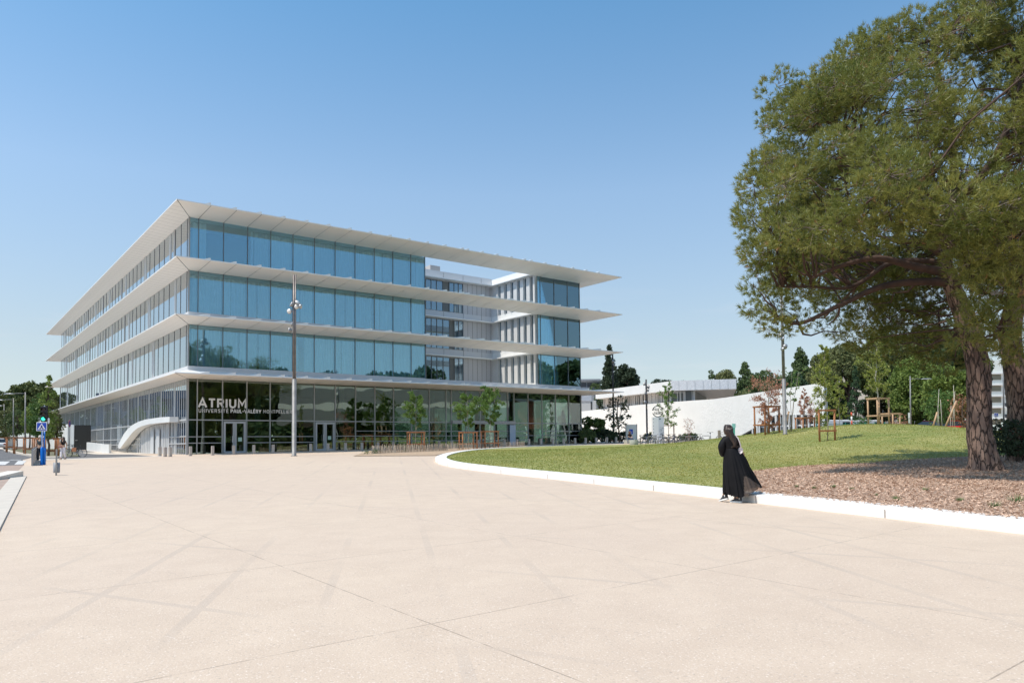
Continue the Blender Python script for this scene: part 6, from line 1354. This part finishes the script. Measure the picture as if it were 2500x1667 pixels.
def bigpine(name,label,base,trunk,cl,limbs,seed,per_m2=190,r0_=.45,rr_=None,needle_per=13):
    g=R5(seed); r=empty(name,base,0,label,'pine tree'); m=MB(); bv=np.array(base)
    tr=[tuple(np.array(p)-bv) for p in trunk]; m.v=[]; 
    sp=spline(tr,8); rad_=np.interp(np.linspace(0,1,len(sp)),np.linspace(0,1,len(rr_)),rr_)
    # knobbly trunk
    n=28; vs=[]
    for i,p in enumerate(sp):
        for j in range(n):
            a=2*math.pi*j/n; z=p[2]; q=rad_[i]*(1+.05*math.sin(5*a+z*1.3)+.035*math.sin(9*a-z*2.7)+.025*math.sin(13*a+z*7)+.02*math.sin(3*a+z*5)+(.22*max(0,math.cos(a+.45))**6+.12*max(0,math.cos(a-2.2))**6)*max(0,1-z*1.6)); vs.append((p[0]+math.cos(a)*q,p[1]+math.sin(a)*q,p[2]))
    m.add(vs,[(i*n+j,i*n+(j+1)%n,(i+1)*n+(j+1)%n,(i+1)*n+j) for i in range(len(sp)-1) for j in range(n)])
    m.build('trunk',bark,r,True)
    m=MB()
    lm=[]
    for L_ in limbs:
        pp=spline([tuple(np.array(p)-bv) for p in L_[0]],5); k=len(pp); m.tube(pp,[L_[1]*(1-.8*i/(k-1)) for i in range(k)],8); lm+=pp
    # secondary limbs: connect each clump to nearest limb / trunk point
    nodes=np.array(lm+sp[len(sp)//2:]); P_=[];D_=[]; tw=MB()
    for c,rc,dens in cl:
        c=np.array(c)-bv; d=np.linalg.norm(nodes-c,axis=1)+np.maximum(0,nodes[:,2]-c[2])*1.5; q=nodes[int(g.choice(np.argsort(d)[:6]))]; pl=limb(g,q,c,5,-.05 if q[2]>c[2] else .06,.07); m.tube(pl,[.042,.034,.026,.02,.014,.008],5)
        k=int(per_m2*rc*rc*dens); dd=unit(g,k); rr__=g.uniform(.5,1,k)**.5; pos=c+dd*rr__[:,None]*rc*np.array([1,1,.75]); up=dd*.8+np.array([0,0,.55]); up/=np.linalg.norm(up,axis=1)[:,None]
        P_.append(pos); D_.append(up)
        for i in range(int(k/14)):
            e=pos[i]; tw.tube([tuple(c+(e-c)*.15),tuple(c+(e-c)*.6+g.normal(size=3)*.05),tuple(e)],[.012,.008,.005],3,cap=False)
    m.build('branches',mat('limb_bark',(.115,.07,.052),.9,nscale=4,col2=(.07,.045,.035)),r,True); tw.build('twigs',mat('twig_grey',(.30,.24,.20),.9,island=1,col2=(.14,.10,.08)),r)
    P_=np.concatenate(P_); D_=np.concatenate(D_); dry=g.random(len(P_))<.035
    needles(P_[~dry],D_[~dry],r,g,needle_per); needles(P_[dry],D_[dry],r,g,8,.13,name='dry_needles',m_=needle2)
    return r
Yp=23.2; pt=lambda x,y,Y=Yp:tuple(at(x,y,Y))
bz=lz(14.83,Yp)
base=(14.83,Yp,bz)
trunk=[(14.83,Yp,bz-.4),pt(2404,1125),pt(2392,1050),pt(2390,970),pt(2386,890),pt(2368,810),pt(2342,740),pt(2322,690),pt(2308,640),pt(2312,560,23.8),pt(2330,440,24)]
rr_=[.56,.42,.345,.33,.33,.32,.28,.24,.2,.17,.1]
g=R5(77); cl=[]
cen=np.array([15.4,23.5,8.7])
for i in range(560):
    while True:
        d=unit(g,1)[0]
        if d[2]<-.34: continue
        break
    q=g.uniform(.62,1)**.6; lump=1+.08*math.sin(4*math.atan2(d[1],d[0])+3*d[2])+.07*math.sin(9*d[2]+5*d[0]); p=cen+d*np.array([7.35,7.2,6.75 if d[2]>0 else 4.2])*q*lump
    if p[2]<6.3 and g.random()<.35: continue
    if math.sin(p[0]*1.7+p[2]*.9)+math.sin(p[1]*1.5-p[2]*1.6+1)+math.sin(p[2]*2.1+p[0]*.6)<-1.2: continue
    cl.append((tuple(p),g.uniform(.5,.88),1))
# foliage placed where the photograph shows the low boughs
def C2(x,y,Y,r_,dn=1): cl.append((pt(x,y,Y),r_,dn))
for x,y,Y,r_,dn in ((2170,430,18,.8,1.2),(2100,480,18.4,.8,1.2),(2210,500,18,.8,1.2),(2150,520,18.2,.7,1.2),(2400,660,20,.7,1.2),(2420,760,20,.7,1.4),(2470,820,20,.7,1.4),(2300,880,26,.8,1),(2250,720,26,1,1.2),(2160,700,26,1,1.2),(2090,680,26,1,1.),(2040,740,25.5,.8,1),(2130,770,25.5,.9,1.2),(2300,780,26,1,1.3),(2200,770,27,1.1,1.3),(2240,640,26,1.1,1.2),(1838,695,22,.45,.8),(1862,715,22.3,.5,.8),(1890,735,22.5,.5,.9),(1915,755,22.6,.5,.8),(1832,752,21.6,.36,1),(1856,776,21.8,.45,1),(1888,792,22,.5,1),(1922,800,22,.45,1),(1950,790,22.4,.4,.8),(1990,780,23.5,.5,.45),(2030,800,24,.5,.6),(2060,815,24,.5,.8),(2095,828,24,.55,1),(2130,845,24.5,.6,1),(1900,650,22.5,.7,1),(1950,690,23,.7,.7),(2000,640,23,.8,.5),(2060,700,24.5,.8,.5),(2120,740,25,.9,.6),(2180,790,25,.9,.9),(2230,820,25,.9,1),(2280,840,25.5,.8,1),(2200,860,26,.7,1),(2120,790,26,.8,1),(1860,620,22,.7,1),(1850,560,22,.7,1),
  (2330,600,18.5,.55,1),(2370,640,18.2,.65,1),(2410,620,18,.7,1),(2450,600,18,.8,1),(2340,830,19,.38,1),(2375,780,18.6,.5,1),(2410,720,18.2,.65,1),(2450,700,18,.7,1),(2380,690,18.6,.55,1),(2430,800,18.6,.6,1),(2470,770,18.4,.7,1),(2480,850,19,.55,1),(2440,860,19.5,.45,1),(2490,650,18,.8,1),(2350,560,18,.8,1),(2320,500,17.6,.9,1),(2400,520,17.6,.9,1),(2460,500,17.6,.9,1),(2500,560,17.5,.9,1),(2260,540,18,.8,1),(2200,560,18.4,.8,.9),(2130,560,18.6,.8,.9),(2060,560,19,.8,.9),(1990,560,19.6,.8,.9),(1920,560,20.5,.8,1),
  (2150,640,27,.9,1),(2220,680,27.5,.9,1),(2270,730,28,1.,1),(2180,720,28,.9,1),(2250,790,28,.9,1)): C2(x,y,Y,r_,dn)
for x,y,Y in ((1815,510,22.5),(1825,440,22.5),(1850,380,22.5),(1885,300,22.8),(1935,228,23),(1965,190,23),(2010,160,23),(2060,120,23),(2110,105,23),(2170,60,23),(2210,40,23),(2260,60,23),(2300,20,23),(2360,15,23),(1830,600,22.5),(1862,640,22.6),(2400,5,22)): cl.append((pt(x+16,y+16,Y),.6,1.1))
limbs=[([pt(2305,665),pt(2230,650,22.6),pt(2140,630,22.2),pt(2050,650,22),pt(1980,680,22)],.16),([pt(2312,690),pt(2240,688,22.8),pt(2150,700,22.4),pt(2050,745,22.2),pt(1950,790,22),pt(1890,770,22)],.14),([pt(2308,630),pt(2250,590,22.8),pt(2190,590,22.3),pt(2100,560,22)],.13),([pt(2300,640),pt(2180,640,23.5),pt(2080,700,23.2),pt(1980,700,22.8),pt(1900,700,22.4)],.10),([pt(2330,700),pt(2380,640,22),pt(2450,600,20),pt(2500,560,18.5)],.15),([pt(2310,560,23.5),pt(2200,450,23),pt(2100,350,23),pt(2010,280,23)],.15),([pt(2330,440,23.8),pt(2320,300,23.5),pt(2290,180,23),pt(2280,90,23)],.14),([pt(2320,500,23.8),pt(2420,400,22.5),pt(2480,250,22),pt(2500,150,22)],.15),([pt(2305,640),pt(2320,600,25),pt(2330,560,28)],.14),([pt(2310,600,23.4),pt(2250,520,21),pt(2200,480,19),pt(2150,470,18)],.14),([pt(2372,830),pt(2420,830,21),pt(2450,810,19)],.09),([pt(2330,700),pt(2350,690,21),pt(2380,680,19)],.08)]
bigpine('big_pine','huge spreading pine with thick scaly trunk dominating the right side',base,trunk,cl,limbs,7,per_m2=230,rr_=rr_)
# second pine behind
b2=(18.9,27.5,lz(18.9,27.5)); t2=[(18.9,27.5,b2[2]-.4),pt(2490,1000,27.5),pt(2476,900,27.5),pt(2468,830,27.5),pt(2480,740,27.5),pt(2490,600,27.5)]
cl2=[]
for i in range(110):
    d=unit(g,1)[0]; d[2]=abs(d[2])*1.0-.15; p=np.array([22.5,29,9.5])+d*np.array([6.3,5.5,5.])*g.uniform(.6,1)**.5; cl2.append((tuple(p),g.uniform(.8,1.2),.55))
bigpine('second_pine','darker pine trunk with rough bark at the right picture edge behind the big pine',b2,t2,cl2,[],9,per_m2=120,rr_=[.5,.40,.36,.33,.3,.2],needle_per=8)
# ------------------------------------------------------------------ surroundings outside the frame, mirrored in the glass
for i,(x,y,h,wd,mm) in enumerate(((62,20,15,12,g_dark),(50,6,15,12,g_pine),(72,-8,17,14,g_dark),(45,-8,13,11,g_dark),(86,34,19,14,g_dark),(66,40,15,12,g_pine),(38,-22,14,12,g_dark),(95,50,20,15,g_pine),(76,56,16,13,g_dark))):
    rg=R5(200+i); cs=[]
    for k in range(46):
        d=unit(rg,1)[0]; cs.append(((d[0]*wd*.42,d[1]*wd*.42,h*.58+d[2]*h*.36),h*.15))
    tree('roadside_pine',['dense pine','pine with open crown','dark pine','shorter dark pine','tall pine','pine','bushy pine','far pine','lone pine'][i]+' outside the frame on the right, %s'%['beside the white terraces','nearest the lawn','behind the terraces','in its middle','on the far side','by the road','near its left end','at its far right','at its left edge'][i],'tree',x,y,gz(x,y),h,cs,rg,mm,trunkm,.42,26,.3,'trees mirrored in the glass')
for i,(x,y) in enumerate(((58,-22),(61,-8),(62,5),(63,18),(64,31),(64,44),(64,57),(63,70),(44,16),(44,34))):  # unseen trees added to block bright sky in the ground floor reflections
    rg=R5(300+i); cs=[]; h=13+2*(i%3) if i<8 else 5; wd=15 if i<8 else 13
    for k in range(60):
        d=unit(rg,1)[0]; cs.append(((d[0]*wd*.42,d[1]*wd*.5,h*.5+d[2]*h*.44),h*.14 if i<8 else 1.4))
    tree('reflection_fill_tree','dense dark tree added out of frame to fill the glass reflections, %s of ten'%['first','second','third','fourth','fifth','sixth','seventh','eighth','ninth','tenth'][i],'tree',x,y,gz(x,y),h,cs,rg,g_dark,trunkm,.45,44,.3,'unseen dark trees added to fill the glass reflections')
r=empty('terraced_building',(50,41,4.6),2.9,'white building with stepped curved terraces mirrored in the ground floor glass','building'); wt=mat('terrace_white',(.86,.84,.78),.6)
for k in range(2):
    z=.3+k*3.1; m=MB(); P_=[]
    for i in range(15): a=i/14; P_.append((-3-1.6*math.sin(a*6+k)+k*1.2,-17+a*36))
    poly=P_+[(12,19),(12,-17)]; m.prism(poly,z+2.2,z+3.1); m.build('terrace',wt,r)
    m=MB(); m.prism([(x+1.5,y) for x,y in P_]+[(12,18.9),(12,-16.9)],z,z+2.19); m.build('storey_wall',mat('storey_grey',(.30,.30,.30),.6),r)  # plain grey storey wall set back between the white terraces
r=empty('brick_house',(58,57,3.2),.9,'low terracotta house mirrored in the ground floor glass','house'); m=MB(); m.box(-1,8,-5,5,1,5.4); m.build('wall',mat('terracotta',(.36,.10,.05),.8),r); m=MB(); m.prism([(-1.6,-5.6),(8.6,-5.6),(8.6,5.6),(-1.6,5.6)],5.4,5.8); m.build('roof',mat('roof_grey',(.30,.31,.33)),r)
r=empty('housing_block',(-98,104,0),0,'long housing block off to the left mirrored in the side facade','building'); m=MB(); m.box(-8,8,-21,21,0,11.5); m.build('wall',mat('housing_grey',(.13,.17,.24),.7),r)
for k in range(3):
    for j in range(10): m=MB(); m.box(8.0,8.06,-20+j*4.1,-17.6+j*4.1,1.5+k*3.3,3.5+k*3.3); m.build('window',dg,r)
